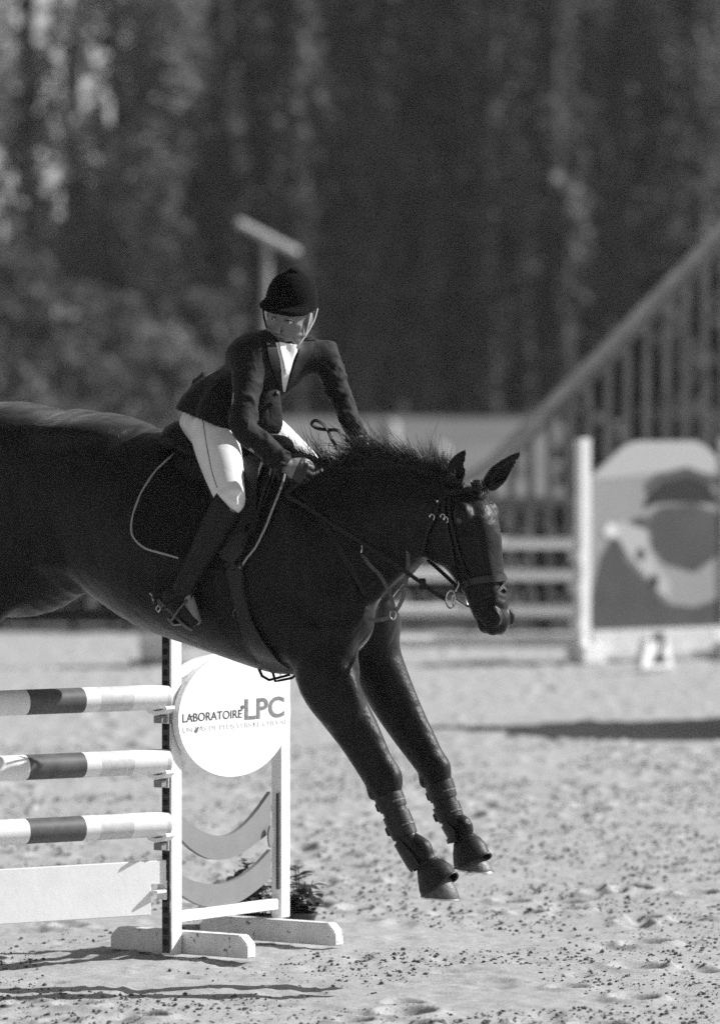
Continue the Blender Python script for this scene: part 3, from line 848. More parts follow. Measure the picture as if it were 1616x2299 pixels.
# ---- boots on the fore legs
def leg_ring(st, t, grow):
    """ring around a leg station list at position t"""
    i = min(int(t), len(st) - 2); u = t - i
    a, b = st[i], st[i + 1]
    c = a[0].lerp(b[0], u); ru = a[1] + (b[1] - a[1]) * u + grow; rv = a[2] + (b[2] - a[2]) * u + grow
    w = (st[min(i + 1, len(st) - 1)][0] - st[i][0]).normalized()
    if i > 0: w = (w + (st[i][0] - st[i - 1][0]).normalized() * (1 - u)).normalized()
    V = (LAT - w * LAT.dot(w)).normalized()
    return c, V.cross(w) * -1, V, ru, rv, w
for nm, pl, side in (('near', PN, 'nearer'), ('far', PF, 'farther')):
    st = LEGST[nm]
    tb = empty('tendon_boot', st[7][0])
    tag(tb, 'dusty dark tendon boot strapped round the %s fore leg' % ('lower, nearer' if nm == 'near' else 'higher, farther'), 'horse boot', 'tendon boots on the fore legs')
    rings = []
    def bring(t, grow):
        c, U, V, ru, rv, w = leg_ring(st, t, 0)
        q = min(max((t - 5.75) / 3.1, 0), 1)
        return ring(c, U, V, .044 - .008 * q + grow, .043 - .007 * q + grow, 24)
    for t in np.linspace(5.75, 8.9, 12): rings.append(bring(t, .002))
    MB().loft(rings, cap=False).build('boot_shell', M['boot_shell'], tb, True)
    c, U, V, ru, rv, w = leg_ring(st, 9.0, .012)   # the cup over the back of the ankle
    gs = (1 if U.dot(HB.ax) < 0 else -1)
    cup = []
    for k in range(7):
        t = 8.0 + .33 * k
        c, U, V, ru, rv, w = leg_ring(st, t, .013)
        U = U * gs
        cup.append([c + U * (ru * math.cos(a)) * (1 + .05 * k) + V * (rv * math.sin(a)) for a in [-1.5 + 3.0 * j / 12 for j in range(13)]])
    P_ = cup; N_ = [[(Vector(p) - sum((Vector(x) for x in row), Vector()) / len(row)).normalized() for p in row] for row in cup]
    sheet(P_, N_, .004, M['boot_shell'], 'ankle_cup', tb)
    for t0, wd in ((5.9, .85), (7.0, .95)):
        rr = [bring(t0, .001), bring(t0 + .02, .009), bring(t0 + wd * .5, .010), bring(t0 + wd - .02, .008), bring(t0 + wd, .001)]
        so = MB().loft(rr, cap=False).build('strap', M['rubber'], tb, True)
        c, U, V, ru, rv, w = leg_ring(st, t0 + wd * .55, 0)
        s_ = 1 if U.dot(HB.ax) < 0 else -1
        tip = c + U * (s_ * .045)
        m = MB(); m.box((-.016, -.022, -.016), (.010, .022, .016))
        o = m.build('strap_end', M['rubber'], so, bevel=.003)
        X_ = U * s_; o.data.transform(Matrix(((X_.x, V.x, w.x, tip.x), (X_.y, V.y, w.y, tip.y), (X_.z, V.z, w.z, tip.z), (0, 0, 0, 1))))
        fr = c - U * (s_ * .050) + V * 0
        m = MB(); q_ = [c + (-U * s_ * math.cos(a) - LAT * math.sin(a)) * .051 + w * .004 for a in (-.2, .1, .4, .7, 1.0)]
        m.ribbon(q_, [-(c - p).normalized() * -1 for p in q_], .006, .003).build('strap_stitching', M['paleleather'], so)
    # flap end of the strap at the back
    # bell boot
    bb = empty('bell_boot', st[-1][0])
    tag(bb, 'ribbed rubber bell boot over the %s fore hoof' % ('lower, nearer' if nm == 'near' else 'higher, farther'), 'horse boot', 'bell boots over the fore hooves')
    if nm == 'near':
        spec = [((958, 1938), .040, .034), ((966, 1946), .052, .045), ((975, 1962), .064, .058), ((981, 1980), .069, .066), ((986, 1992), .071, .07)]
    else:
        spec = [((1043, 1880), .036, .033), ((1047, 1888), .048, .044), ((1053, 1906), .060, .056), ((1057, 1926), .064, .064), ((1060, 1938), .066, .067)]
    rr = []
    ctrs = [pl.at(*s[0]) for s in spec]
    axd = (ctrs[-1] - ctrs[0]).normalized()
    U = UN if nm == 'near' else UF
    U = (U - axd * U.dot(axd)).normalized(); V = axd.cross(U)
    for i, (s, c) in enumerate(zip(spec, ctrs)):
        g = .012 * (i / 4)
        row = []
        for k in range(56):
            a = 2 * math.pi * k / 56
            lift = max(math.cos(a - .5), 0) ** 4 * .02 * (i / 4) ** 2      # the front lip flares up
            rib = 1 + (.03 if k % 2 else -.012) * (1 if 0 < i < 4 else .3)
            row.append(c + U * (s[1] * math.cos(a) * rib + (lift * .8 * math.cos(a))) + V * (s[2] * math.sin(a) * rib) - axd * lift * .9)
        rr.append(row)
    MB().loft(rr, cap=False).build('bell', M['rubber'], bb, True)
    rim = rr[0] + [rr[0][0]]
    MB().tube(rim, .005, 6, False).build('collar', M['rubber'], bb, True)
    rim = rr[-1] + [rr[-1][0]]
    MB().tube(rim, .004, 6, False).build('lip', M['rubber'], bb, True)
# ================================================================== the rider
def lerp(a, b, t): return a + (b - a) * t
WP = W
YAW_SH = math.radians(47)
SHL = Vector((math.sin(YAW_SH), math.cos(YAW_SH), 0)) # shoulder line, towards the far shoulder
SHF = Vector((math.cos(YAW_SH), -math.sin(YAW_SH), 0))

hipc = HB.at(474, 948, 0)
hip_n = WP(463, 962, -.09); hip_f = WP(520, 958, .13)
kn, _n = hitv(HBVH, 519, 1122, .07); knee_n = kn
an_, _n = hitv(HBVH, 412, 1318, .055); ank_n = an_
toe_, _n = hitv(HBVH, 440, 1398, .06); toe_n = toe_
heel_n = hitv(HBVH, 381, 1342, .06)[0]
knee_f = WP(722, 1082, .24)
ank_f = HB.mirror(ank_n); toe_f = HB.mirror(toe_n); heel_f = HB.mirror(heel_n)
sh_n = WP(560, 792, -.235); el_n = WP(546, 960, -.37); wr_n = WP(644, 1046, -.40)
sh_f = WP(722, 786, -.03); el_f = WP(760, 878, -.06); wr_f = WP(802, 986, -.17)
waist = WP(548, 882, -.03); chest = WP(600, 818, -.09); shc = WP(638, 780, -.13); neckb = WP(646, 762, -.145)
spine = (shc - hipc).normalized()

# head frame
hf = Vector((-.34, -.88, -.28)).normalized()
hu = Vector((.21, 0, 1)); hu = (hu - hf * hu.dot(hf)).normalized()
hr = hf.cross(hu)            # towards the viewer's right is -hr or +hr: fixed below
if hr.x < 0: hr = -hr
HC = WP(650, 703, -.17)
def hp(r, f, u): return HC + hr * r + hf * f + hu * u
HA = (hr, hf, hu)

rider = empty('person', hipc)
tag(rider, 'rider in black jacket, white breeches and velvet helmet, leaning forward on the leaping horse', 'person')

fb = Field((-.80, -.72, .85), (.22, .62, 2.45), .0037)
# torso, neck, arms, legs under the clothes
fb.chain([(hipc, .10, .13), (waist, .085, .105), (chest, .09, .13), (shc, .065, .13)], SHL, .03)
fb.chain([(shc, .055, .06), (neckb, .045, .048), (hp(0, -.015, -.06), .043, .046)], SHL, .03)
fb.chain([(sh_n, .042, .042), (el_n, .034, .034), (wr_n, .024, .024)], UPZ, .03)
fb.chain([(sh_f, .042, .042), (el_f, .034, .034), (wr_f, .024, .024)], UPZ, .03)
for h_, k_, a_, t_ in ((hip_n, knee_n, ank_n, toe_n), (hip_f, knee_f, ank_f, toe_f)):
    fb.chain([(h_, .055, .055), (k_, .032, .032), (a_.lerp(k_, .6), .032, .032), (a_, .026, .026)], LAT, .03)
    fb.chain([(a_, .026, .026), (t_, .022, .022)], LAT, .02)
# skull and face
fb.ell(hp(0, 0, .03), (.074, .093, .088), HA, .02)
fb.ell(hp(0, .022, -.050), (.058, .070, .084), HA, .03)
fb.ell(hp(0, .060, -.112), (.024, .022, .020), HA, .022)         # chin
for s_ in (-1, 1):
    fb.ell(hp(.042 * s_, .052, -.028), (.022, .022, .018), HA, .02)  # cheekbone
    fb.ell(hp(.045 * s_, .020, -.078), (.018, .036, .018), HA, .025) # jaw
    fb.ell(hp(.031 * s_, .094, -.001), (.018, .017, .0125), HA, .008, 'sub')
    fb.ell(hp(.031 * s_, .084, .0165), (.021, .013, .008), HA, .006)  # brow
    fb.ell(hp(.076 * s_, -.005, -.012), (.010, .022, .032), HA, .008) # ear
    fb.ell(hp(.013 * s_, .094, -.044), (.008, .010, .007), HA, .006) # nostril wing
fb.chain([(hp(0, .086, .012), .008, .008), (hp(0, .102, -.018), .009, .009), (hp(0, .116, -.040), .011, .012)], hr, .006)
fb.chain([(hp(-.021, .078, -.0700), .005, .006), (hp(0, .089, -.0665), .007, .006), (hp(.021, .078, -.0700), .005, .006)], hu, .006)
fb.chain([(hp(-.018, .076, -.0785), .005, .006), (hp(0, .087, -.0785), .008, .006), (hp(.018, .076, -.0785), .005, .006)], hu, .006)
fb.chain([(hp(-.022, .086, -.0735), .002, .006), (hp(0, .097, -.0725), .002, .006), (hp(.022, .086, -.0735), .002, .006)], hu, .003, op='sub')

# hands: a palm, four fingers curled round the rein, a thumb on top
def hand(fld, wrist, fwd, back, thumb_up, s=1.0, grow=0.0):
    """fwd: from wrist to knuckles, back: direction the back of the hand faces, thumb_up: towards the thumb side"""
    fwd = fwd.normalized(); up = (thumb_up - fwd * thumb_up.dot(fwd)).normalized()
    bk = fwd.cross(up)
    if bk.dot(back) < 0: bk = -bk
    g = grow
    pc = wrist + fwd * .045 * s
    fld.chain([(wrist, .022 + g, .026 + g), (wrist + fwd * .03 * s, .020 + g, .034 + g), (wrist + fwd * .072 * s, .016 + g, .038 + g)], up, .012)
    for i, (o, L, r) in enumerate(((.030, .98, .0088), (.010, 1.06, .0092), (-.011, 1.0, .0088), (-.030, .82, .0078))):
        k0 = wrist + fwd * (.076 - .006 * abs(i - 1)) * s + up * o * s
        k1 = k0 + (fwd * .55 - bk * .83) .normalized() * .036 * L * s
        k2 = k1 + (fwd * -.75 - bk * .66).normalized() * .024 * L * s
        k3 = k2 + (fwd * -.95 + bk * .25).normalized() * .018 * L * s
        r += g
        fld.ell(k0 + bk * .003, (r * 1.15,) * 3, None, .006)
        fld.chain([(k0 - fwd * .012 * s, r * 1.05, r * 1.05), (k0, r * 1.05, r * 1.05), (k1, r, r), (k2, r * .93, r * .93), (k3, r * .82, r * .82)], up, .004, 2)
    t0 = wrist + fwd * .028 * s + up * .026 * s
    t1 = t0 + (fwd * .6 + up * .55 - bk * .3).normalized() * .030 * s
    t2 = t1 + (fwd * .9 + up * .05 - bk * .55).normalized() * .028 * s
    t3 = t2 + (fwd * .75 - up * .35 - bk * .45).normalized() * .022 * s
    fld.chain([(t0 - fwd * .01, .013 + g, .013 + g), (t1, .0115 + g, .0115 + g), (t2, .0098 + g, .0098 + g), (t3, .008 + g, .008 + g)], bk, .008, 2)
    return (wrist + fwd * .07 * s - bk * .02 * s)
fwd_n = (WP(706, 1076, -.40) - wr_n).normalized()
fwd_f = (WP(818, 1030, -.20) - wr_f).normalized()
grip_n = hand(fb, wr_n, fwd_n, Vector((.2, -.9, .5)), Vector((.5, .1, .8)), .95)
grip_f = hand(fb, wr_f, fwd_f, Vector((.8, .3, .5)), Vector((.5, -.6, .5)), .95)
v, f = fb.skin()
body = link('body', fast_mesh('body', v, f, M['skin']), rider)

# gloves (near hand dark, the wrist left bare)
for wv, fw, bk, th in ((wr_n + fwd_n * .022, fwd_n, Vector((.2, -.9, .5)), Vector((.5, .1, .8))), (wr_f, fwd_f, Vector((.8, .3, .5)), Vector((.5, -.6, .5)))):
    fg = Field(wv - Vector((.16, .16, .16)), wv + Vector((.16, .16, .16)), .0026)
    w0 = wr_n if wv is not wr_f else wr_f
    hand(fg, w0, fw, bk, th, .95, .0016)
    fg.cut(wv + fw * .012, -fw)
    v, f = fg.skin()
    link('glove', fast_mesh('glove', v, f, M['glove']), rider)

# eyes, brows, hair
for s_ in (-1, 1):
    e = empty('eye', hp(.031 * s_, .079, .0), parent=None); C.objects.unlink(e); bpy.data.objects.remove(e)
    c = hp(.031 * s_, .0775, -.001)
    m = MB(); look = (hf + Vector((-.25, 0, -.1))).normalized()
    a_, b_ = hr, look.cross(hr).normalized()
    m.loft([[c + look * (.0115 * math.cos(t)) + (a_ * math.cos(q) + b_ * math.sin(q)) * (.0115 * max(math.sin(t), .02)) for q in [2*math.pi*k/12 for k in range(12)]] for t in [math.pi * i / 8 for i in range(9)]])
    eo = m.build('eye', M['eyewhite'], rider, True)
    m = MB(); m.loft([ring(c + look * .0108, a_, b_, .0052, .0052, 12), ring(c + look * .0121, a_, b_, .0035, .0035, 12)])
    m.build('iris', M['iris'], eo, True)
    MB().tube([hp((.017 + .0) * s_, .0915, .013), hp(.030 * s_, .0915, .0175), hp(.046 * s_, .079, .014)], [.0026, .0034, .002], 6).build('eyebrow', M['hair'], rider, True)
    MB().tube([hp(.019 * s_, .0885, .0015), hp(.031 * s_, .0905, .0055), hp(.044 * s_, .0805, .001)], .0021, 5).build('eyelashes', M['hair'], rider, True)
MB().tube([hp(-.019, .0835, -.0775), hp(-.008, .0925, -.078), hp(.008, .0925, -.078), hp(.019, .0835, -.0775)], [.0015, .0042, .0042, .0015], 6).build('lower_lip', M['lips'], rider, True)
MB().tube([hp(-.021, .0835, -.0705), hp(-.007, .0935, -.0675), hp(0, .0937, -.0685), hp(.007, .0935, -.0675), hp(.021, .0835, -.0705)], [.001, .003, .0026, .003, .001], 6).build('upper_lip', M['lips'], rider, True)
fhair = Field(HC - Vector((.16, .16, .16)), HC + Vector((.16, .16, .16)), .004)
fhair.ell(hp(0, -.025, .02), (.080, .085, .085), HA, .01)
fhair.ell(hp(0, -.085, -.04), (.045, .03, .05), HA, .02)
fhair.cut(hp(0, .028, 0), hf)
fhair.ripple(.002, 110, 3)
v, f = fhair.skin(); link('hair', fast_mesh('hair', v, f, M['hair']), rider)

# helmet
fhel = Field(HC - Vector((.22, .22, .14)), HC + Vector((.22, .22, .24)), .004)
fhel.ell(hp(0, -.010, .052), (.091, .108, .107), HA, .01)
fhel.cut(hp(0, 0, .034), -(hu + hf * -.10))
fhel.chain([(hp(-.076, .055, .037), .008, .020), (hp(-.048, .095, .038), .007, .024), (hp(0, .110, .040), .007, .026), (hp(.048, .095, .038), .007, .024), (hp(.076, .055, .037), .008, .020)], hf, .02)
fhel.ell(hp(0, .070, .042), (.074, .05, .010), HA, .02)
v, f = fhel.skin(); helmet = link('helmet', fast_mesh('helmet', v, f, M['velvet']), rider)
fhb = Field(hp(0, -.01, .157) - Vector((.05, .05, .05)), hp(0, -.01, .157) + Vector((.05, .05, .05)), .003)
fhb.ell(hp(0, -.01, .157), (.022, .024, .013), HA, .01)
v, f = fhb.skin(); link('helmet_button', fast_mesh('helmet_button', v, f, M['velvet']), helmet)
ringp = [hp(.0915 * math.sin(a), -.010 + .1085 * math.cos(a), .031 + .011 * math.cos(a)) for a in [2 * math.pi * k / 40 for k in range(41)]]
MB().tube(ringp, .004, 6, False).build('helmet_rim', M['velvet'], helmet, True)
BB = bvh_of(*[np.array([tuple(x.co) for x in body.data.vertices]), [tuple(p.vertices) for p in body.data.polygons]])
for s_ in (-1, 1):
    for a0 in (.032, -.036):
        pts = [hp(.092 * s_, a0, .026), hp(.086 * s_, a0 * .8 + .004, -.02), hp(.074 * s_, .018, -.066)]
        p = [Vector(q) for q in spline([tuple(x) for x in pts], 6)]
        MB().ribbon(p, hr * s_, .010, .003).build('harness_strap', M['strapwhite'] if (s_ > 0) else M['leather'], helmet, True)
    pts = [hp(.074 * s_, .018, -.066), hp(.058 * s_, .045, -.098), hp(.030 * s_, .062, -.122), hp(0, .064, -.126)]
    p = [Vector(q) for q in spline([tuple(x) for x in pts], 6)]
    MB().ribbon(p, [(hr * s_ * .6 + hf * .5 - hu * .4).normalized()] * len(p), .010, .003).build('chin_strap', M['strapwhite'] if s_ > 0 else M['leather'], helmet, True)

# jacket
fj = Field((-.80, -.62, 1.45), (.12, .32, 2.33), .0048)
tail_ = WP(470, 940, .0)
fj.chain([(WP(478, 988, .0), .115, .175), (WP(484, 950, -.0), .125, .178), (WP(505, 915, -.01), .128, .158), (WP(548, 872, -.04), .105, .125), (WP(590, 830, -.08), .118, .150), (WP(620, 797, -.11), .105, .155), (WP(636, 778, -.13), .07, .13)], SHL, .03, 4)
fj.chain([(WP(612, 772, -.16), .045, .06), (WP(645, 770, -.15), .05, .07)], SHL, .03)
fj.chain([(sh_n, .062, .062), (sh_n.lerp(el_n, .35), .052, .052), (sh_n.lerp(el_n, .7), .047, .047), (el_n, .046, .046), (el_n.lerp(wr_n, .5), .043, .043), (wr_n + (el_n - wr_n).normalized() * .01, .034, .034)], UPZ, .035, 4)
fj.chain([(sh_f, .058, .058), (sh_f.lerp(el_f, .35), .05, .05), (sh_f.lerp(el_f, .7), .043, .043), (el_f, .042, .042), (el_f.lerp(wr_f, .5), .038, .038), (wr_f + (el_f - wr_f).normalized() * .005, .031, .031)], UPZ, .035, 4)
fj.ell(sh_n.lerp(chest, .3), (.10, .09, .08), None, .05); fj.ell(sh_f.lerp(chest, .35), (.07, .07, .06), None, .05)
# the flying skirt at the front and the vent at the back
fj.chain([(WP(602, 880, -.18), .045, .02), (WP(604, 915, -.20), .048, .014), (WP(606, 950, -.215), .050, .009), (WP(606, 972, -.22), .036, .006)], Vector((.35, -.9, 0)), .02)
fj.chain([(WP(520, 880, -.12), .07, .05), (WP(500, 925, -.16), .085, .05), (WP(490, 965, -.175), .085, .045)], Vector((.2, -.95, 0)), .04)
fj.chain([(WP(470, 850, .02), .03, .05), (WP(452, 862, .03), .008, .05)], SHL, .03)
fj.chain([(WP(560, 905, -.15), .03, .02), (WP(540, 945, -.17), .05, .02), (WP(520, 966, -.16), .03, .014)], Vector((.2, -.95, 0)), .03)
# creases of the sleeves at elbow and shoulder
def creases(A, B, r, n, rnd, amp=.006):
    ax = (B - A).normalized(); u = ax.orthogonal().normalized(); w = ax.cross(u)
    for i in range(n):
        t = rnd.random(); c = A.lerp(B, t); a0 = rnd.uniform(0, 6.28); da = rnd.uniform(.7, 1.5)
        pts = [c + ax * (.03 * (q - .5) * rnd.choice((-1, 1))) + (u * math.cos(a0 + da * q) + w * math.sin(a0 + da * q)) * (r + .001) for q in (0, .33, .66, 1)]
        fj.chain([(pts[0], .003, .003), (pts[1], amp, amp), (pts[2], amp, amp), (pts[3], .003, .003)], ax, .014, 2, .010)
rnd = random.Random(5)
creases(sh_n.lerp(el_n, .15), el_n, .046, 16, rnd); creases(el_n, wr_n, .041, 9, rnd); creases(sh_f.lerp(el_f, .1), el_f, .043, 16, rnd); creases(el_f, wr_f, .036, 10, rnd)
fj.ripple(.0018, 26, 4)
# lower hem, cut obliquely; and the sleeves' open cuffs
v, f = fj.skin()
# hem: drop the skin below the oblique hem line (kept as a clean edge)
keep = []
h0, h1 = WP(423, 930, 0), WP(522, 970, 0)
hn = Vector(((h1 - h0).z, 0, -(h1 - h0).x)).normalized()
if hn.z > 0: hn = -hn
vv = np.array(v); dist = (vv - np.array(h0)) @ np.array(hn)
lower = (dist > 0) & (vv[:, 0] < WP(527, 960, 0).x)
fk = f[~lower[f].any(axis=1)]
JV, JF = v, fk
jacket = link('jacket', fast_mesh('jacket', v, fk, M['jacket']), rider)
JB = bvh_of(JV, JF)
M['lapel'] = mat('jacket_lapel_velvet', 0.010, 0.65, 0.2, sheen=.06)
def jpanel(name, left, right, off, m, t=.003, parent=jacket, nu=7, nv=12):
    P, N = drape(JB, left, right, off, nu, nv, -.25)
    return sheet(P, N, t, m, name, parent)
shirt = jpanel('shirt', [(618, 770), (622, 788), (628, 812), (631, 838), (633, 864), (635, 878)], [(671, 772), (666, 787), (659, 802), (652, 826), (646, 850), (639, 878)], .004, M['shirt'], parent=rider)
jpanel('stock_tie', [(624, 771), (627, 790), (633, 815), (637, 835)], [(660, 773), (654, 793), (648, 818), (644, 838)], .012, M['shirt'], .006, rider)
jpanel('lapel', [(674, 768), (668, 788), (660, 812), (652, 838), (641, 878)], [(706, 765), (700, 790), (690, 806), (668, 836), (642, 878)], .008, M['lapel'])
jpanel('lapel', [(596, 768), (600, 792), (604, 812), (616, 842), (630, 876)], [(615, 768), (619, 792), (625, 816), (629, 842), (633, 878)], .008, M['lapel'])
jpanel('collar', [(668, 745), (676, 758), (682, 768)], [(690, 742), (702, 757), (708, 768)], .010, M['lapel'])
jpanel('pocket_flap', [(522, 948), (524, 962)], [(556, 942), (556, 958)], .005, M['jacket'], nv=4)
for px, py in ((622, 882), (612, 905)):
    c, n = hit(JB, px, py, .004)
    u = n.orthogonal().normalized()
    MB().loft([ring(c - n * .003, u, n.cross(u), .008, .008, 12), ring(c + n * .002, u, n.cross(u), .007, .007, 12)]).build('button', M['leather'], jacket, True)
# stand collar of the shirt
rr = []
for z_, r_ in ((-.088, .046), (-.112, .048), (-.135, .052)):
    rr.append([hp(0, -.012, 0) + hu * z_ + hr * (r_ * math.cos(a)) + hf * ((r_ + .006) * math.sin(a) + .006) for a in [2*math.pi*k/24 for k in range(24)]])
MB().loft(rr, cap=False).build('shirt_collar', M['shirt'], rider, True)

# breeches
fr = Field((-.80, -.62, 1.05), (.2, .62, 2.1), .005)
fr.ell(WP(476, 956, .01), (.115, .13, .10), (HB.ax, LAT, UPZ), .04)
def thigh(h_, k_, side):
    fr.chain([(h_, .086, .084), (h_.lerp(k_, .3), .084, .078), (h_.lerp(k_, .65), .072, .066), (k_, .054, .050)], LAT, .04, 4)
thigh(WP(478, 962, -.10), knee_n, -1)
thigh(WP(560, 950, .12), knee_f, 1)
for k_, a_ in ((knee_n, ank_n), (knee_f, ank_f)):
    fr.chain([(k_, .052, .049), (k_.lerp(a_, .14), .045, .043), (k_.lerp(a_, .28), .036, .036)], LAT, .02)
fr.ripple(.0012, 40, 9)
v, f = fr.skin(); br = link('breeches', fast_mesh('breeches', v, f, M['breeches']), rider)
BRB = bvh_of(v, f)
p, nn = on(BRB, [(456, 945), (462, 985), (470, 1030), (478, 1065), (488, 1095)], .0005, 6)
MB().tube(p, .0016, 5).build('side_seam', M['paleleather'], br, True)

# boots
def riding_boot(k_, a_, hl, t_, name='boot'):
    lo = [min(q[i] for q in (k_, a_, hl, t_)) - .12 for i in range(3)]; hi = [max(q[i] for q in (k_, a_, hl, t_)) + .12 for i in range(3)]
    fo = Field(lo, hi, .0045)
    top = k_.lerp(a_, -.02)
    fo.chain([(top, .058, .058), (k_.lerp(a_, .25), .058, .054), (k_.lerp(a_, .5), .052, .047), (k_.lerp(a_, .8), .041, .037), (a_, .041, .036)], LAT, .02, 4)
    mid = hl.lerp(t_, .55)
    fo.chain([(a_.lerp(hl, .5), .045, .036), (hl.lerp(t_, .25), .040, .034), (mid, .036, .038), (t_, .022, .030)], LAT, .03, 4)
    fo.ell(hl, (.034, .034, .034), None, .02)
    fo.ripple(.0025, 28, 6)
    d = (k_ - a_).normalized()
    fo.cut(top.lerp(a_, .05), (d + HB.ax * .42).normalized())
    # flat sole
    sd = (t_ - hl).normalized(); sn = LAT.cross(sd).normalized()
    if sn.z > 0: sn = -sn
    fo.cut(hl.lerp(t_, .5) + sn * .026, sn)
    v, f = fo.skin(); o = link(name, fast_mesh(name, v, f, M['leather']), rider)
    m = MB(); c0 = hl - sd * .025 + sn * .027; 
    pts = [c0, hl.lerp(t_, .5) + sn * .027, t_ + sd * .01 + sn * .026]
    m.ribbon([Vector(q) for q in spline([tuple(x) for x in pts], 5)], sn, [.05, .055, .055, .05, .05, .058, .066, .066, .066, .056, .03], .010).build('sole', M['paleleather'], o, True)
    m = MB(); m.box((-.022, -.026, -.012), (.022, .026, .012))
    ob = m.build('heel', M['paleleather'], o, bevel=.003)
    X = sd; Y = LAT; Z = -sn
    ob.data.transform(Matrix(((X.x, Y.x, Z.x, c0.x + sd.x*.02 + sn.x*.012), (X.y, Y.y, Z.y, c0.y + sd.y*.02 + sn.y*.012), (X.z, Y.z, Z.z, c0.z + sd.z*.02 + sn.z*.012), (0, 0, 0, 1))))
    return o
bo = riding_boot(knee_n, ank_n, heel_n, toe_n)
bo2 = riding_boot(knee_f, ank_f, heel_f, toe_f)
for s_, o_ in ((-1, bo), (1, bo2)):
    def B(px, py, off): 
        p = hit(HBVH, px, py, off)[0]
        return p if s_ < 0 else HB.mirror(p)
    pts = [B(383, 1298, .05), B(374, 1318, .09), B(388, 1334, .122), B(410, 1330, .122), B(432, 1322, .10)]
    MB().ribbon([Vector(q) for q in spline([tuple(x) for x in pts], 5)], LAT * s_, .010, .004).build('spur_strap', M['leather'], o_, True)
    c = B(389, 1333, .126)
    MB().tube([c + HB.ax * (.010 * math.cos(a)) + UPZ * (.012 * math.sin(a)) for a in [math.pi/2 * k for k in range(5)]], .0022, 5, False).build('spur_buckle', M['steel'], o_, False)
    MB().tube([B(372, 1322, .10), B(366, 1318, .08), B(358, 1316, .07)], .004, 6).build('spur', M['steel'], o_, True)

# stirrups: leather and iron
for s_ in (-1, 1):
    st = empty('stirrup', toe_n if s_ < 0 else toe_f)
    tag(st, 'steel stirrup iron on a black leather under the rider\'s boot, near side' if s_ < 0 else 'steel stirrup on the far flank of the horse, hidden side', 'stirrup')
    def B(px, py, off):
        p = hit(HBVH, px, py, off)[0]
        return p if s_ < 0 else HB.mirror(p)
    pts = [B(520, 1150, .05), B(498, 1200, .05), B(474, 1250, .05), B(450, 1300, .055), B(436, 1332, .07)]
    MB().ribbon([Vector(q) for q in spline([tuple(x) for x in pts], 5)], LAT * s_, .024, .005).build('stirrup_leather', M['leather'], st, True)
    top = B(436, 1332, .075); mid = (heel_n.lerp(toe_n, .62)) if s_ < 0 else heel_f.lerp(toe_f, .62)
    sd = ((toe_n - heel_n) if s_ < 0 else (toe_f - heel_f)).normalized(); sn = LAT.cross(sd).normalized(); sn = -sn if sn.z > 0 else sn
    a = mid + sn * .042 + LAT * .058; b = mid + sn * .042 - LAT * .058
    MB().tube([Vector(q) for q in spline([tuple(x) for x in (a, a.lerp(top, .5) + LAT * .01, top + LAT * .008, top - LAT * .008, b.lerp(top, .5) - LAT * .01, b)], 5)], .0052, 6).build('stirrup_arch', M['iron'], st, True)
    MB().ribbon([a, a.lerp(b, .5), b], sn, .034, .008).build('tread', M['iron'], st)

# reins
reins = empty('reins', grip_n)
tag(reins, 'black leather reins running from the bit ring to the rider\'s hands with a slack loop', 'reins')
def rein(pts, w=.014, nrm=(.1, -1, -.15), n=6, name='rein', m=M['leather']):
    p = [Vector(q) for q in spline([tuple(x) for x in pts], n)]
    return MB().ribbon(p, Vector(nrm), w, .0045).build(name, m, reins, True)
def R(px, py, off): return hit(HBVH, px, py, off)[0]
ra = [bitc - HH.ax * .022, HB.at(1000, 1328, -.09), HB.at(970, 1304, -.10), HB.at(930, 1272, -.115), HB.at(890, 1243, -.135), HB.at(846, 1210, -.155), HB.at(790, 1168, -.19), HB.at(740, 1130, -.215), HB.at(712, 1106, -.235), grip_n + Vector((.02, -.0, -.01))]
rein(ra)
MB().box((-.012, -.004, -.02), (.012, .004, .02)).build('rein_stop', M['leather'], reins, bevel=.003).data.transform(Matrix.Translation(HB.at(976, 1309, -.099)))
rb = [HH.mirror(bitc), HB.mirror(HB.at(900, 1245, -.16)), HB.mirror(HB.at(840, 1200, -.17)), HB.mirror(HB.at(800, 1130, -.14)), grip_f]
rein(rb, nrm=(-.3, .85, .45), name='far_rein')
# the slack bight thrown up between the hands
yl = -.30
rein([WP(704, 1064, -.36), WP(745, 1045, yl), WP(770, 1030, yl), WP(757, 1006, yl), WP(744, 985, yl), WP(735, 964, yl), WP(722, 950, yl), WP(707, 944, yl), WP(700, 952, yl), WP(711, 961, yl), WP(735, 965, yl), WP(760, 967, yl), WP(782, 984, -.28), WP(800, 1012, -.25), grip_f], .0115, (.5, -.8, .4), name='rein_loop')
# ================================================================== the jump in front
M['white'] = mat('white_gloss_paint', 0.82, 0.45, 0.4, var=.05, vscale=9, bump=.06, bscale=40, chips=.69)
M['offwhite'] = mat('worn_white_paint', 0.66, 0.55, 0.35, var=.16, vscale=14, bump=.15, bscale=60, chips=.605)
M['greypaint'] = mat('pale_blue_grey_paint', 0.21, 0.5, 0.35, var=.07, vscale=12)
M['darkpaint'] = mat('dark_stripe_paint', 0.10, 0.5, 0.35, var=.25, vscale=20)
M['palestripe'] = mat('worn_pale_stripe_paint', 0.60, 0.5, 0.35, var=.12, vscale=40)
M['track'] = mat('dark_galvanised_track', 0.03, 0.45, 0.5, var=.4, vscale=40)
M['slot'] = mat('slot_inside', 0.016, 0.8, 0.2)
M['ink'] = mat('dark_sign_ink', 0.05, 0.7, 0.2)
M['greyink'] = mat('faded_grey_ink', 0.17, 0.7, 0.2, var=.25, vscale=60)
M['faintink'] = mat('almost_worn_off_ink', 0.55, 0.7, 0.2, var=.12, vscale=50)
M['mud'] = mat('dried_mud', 0.12, 0.9, 0.2)

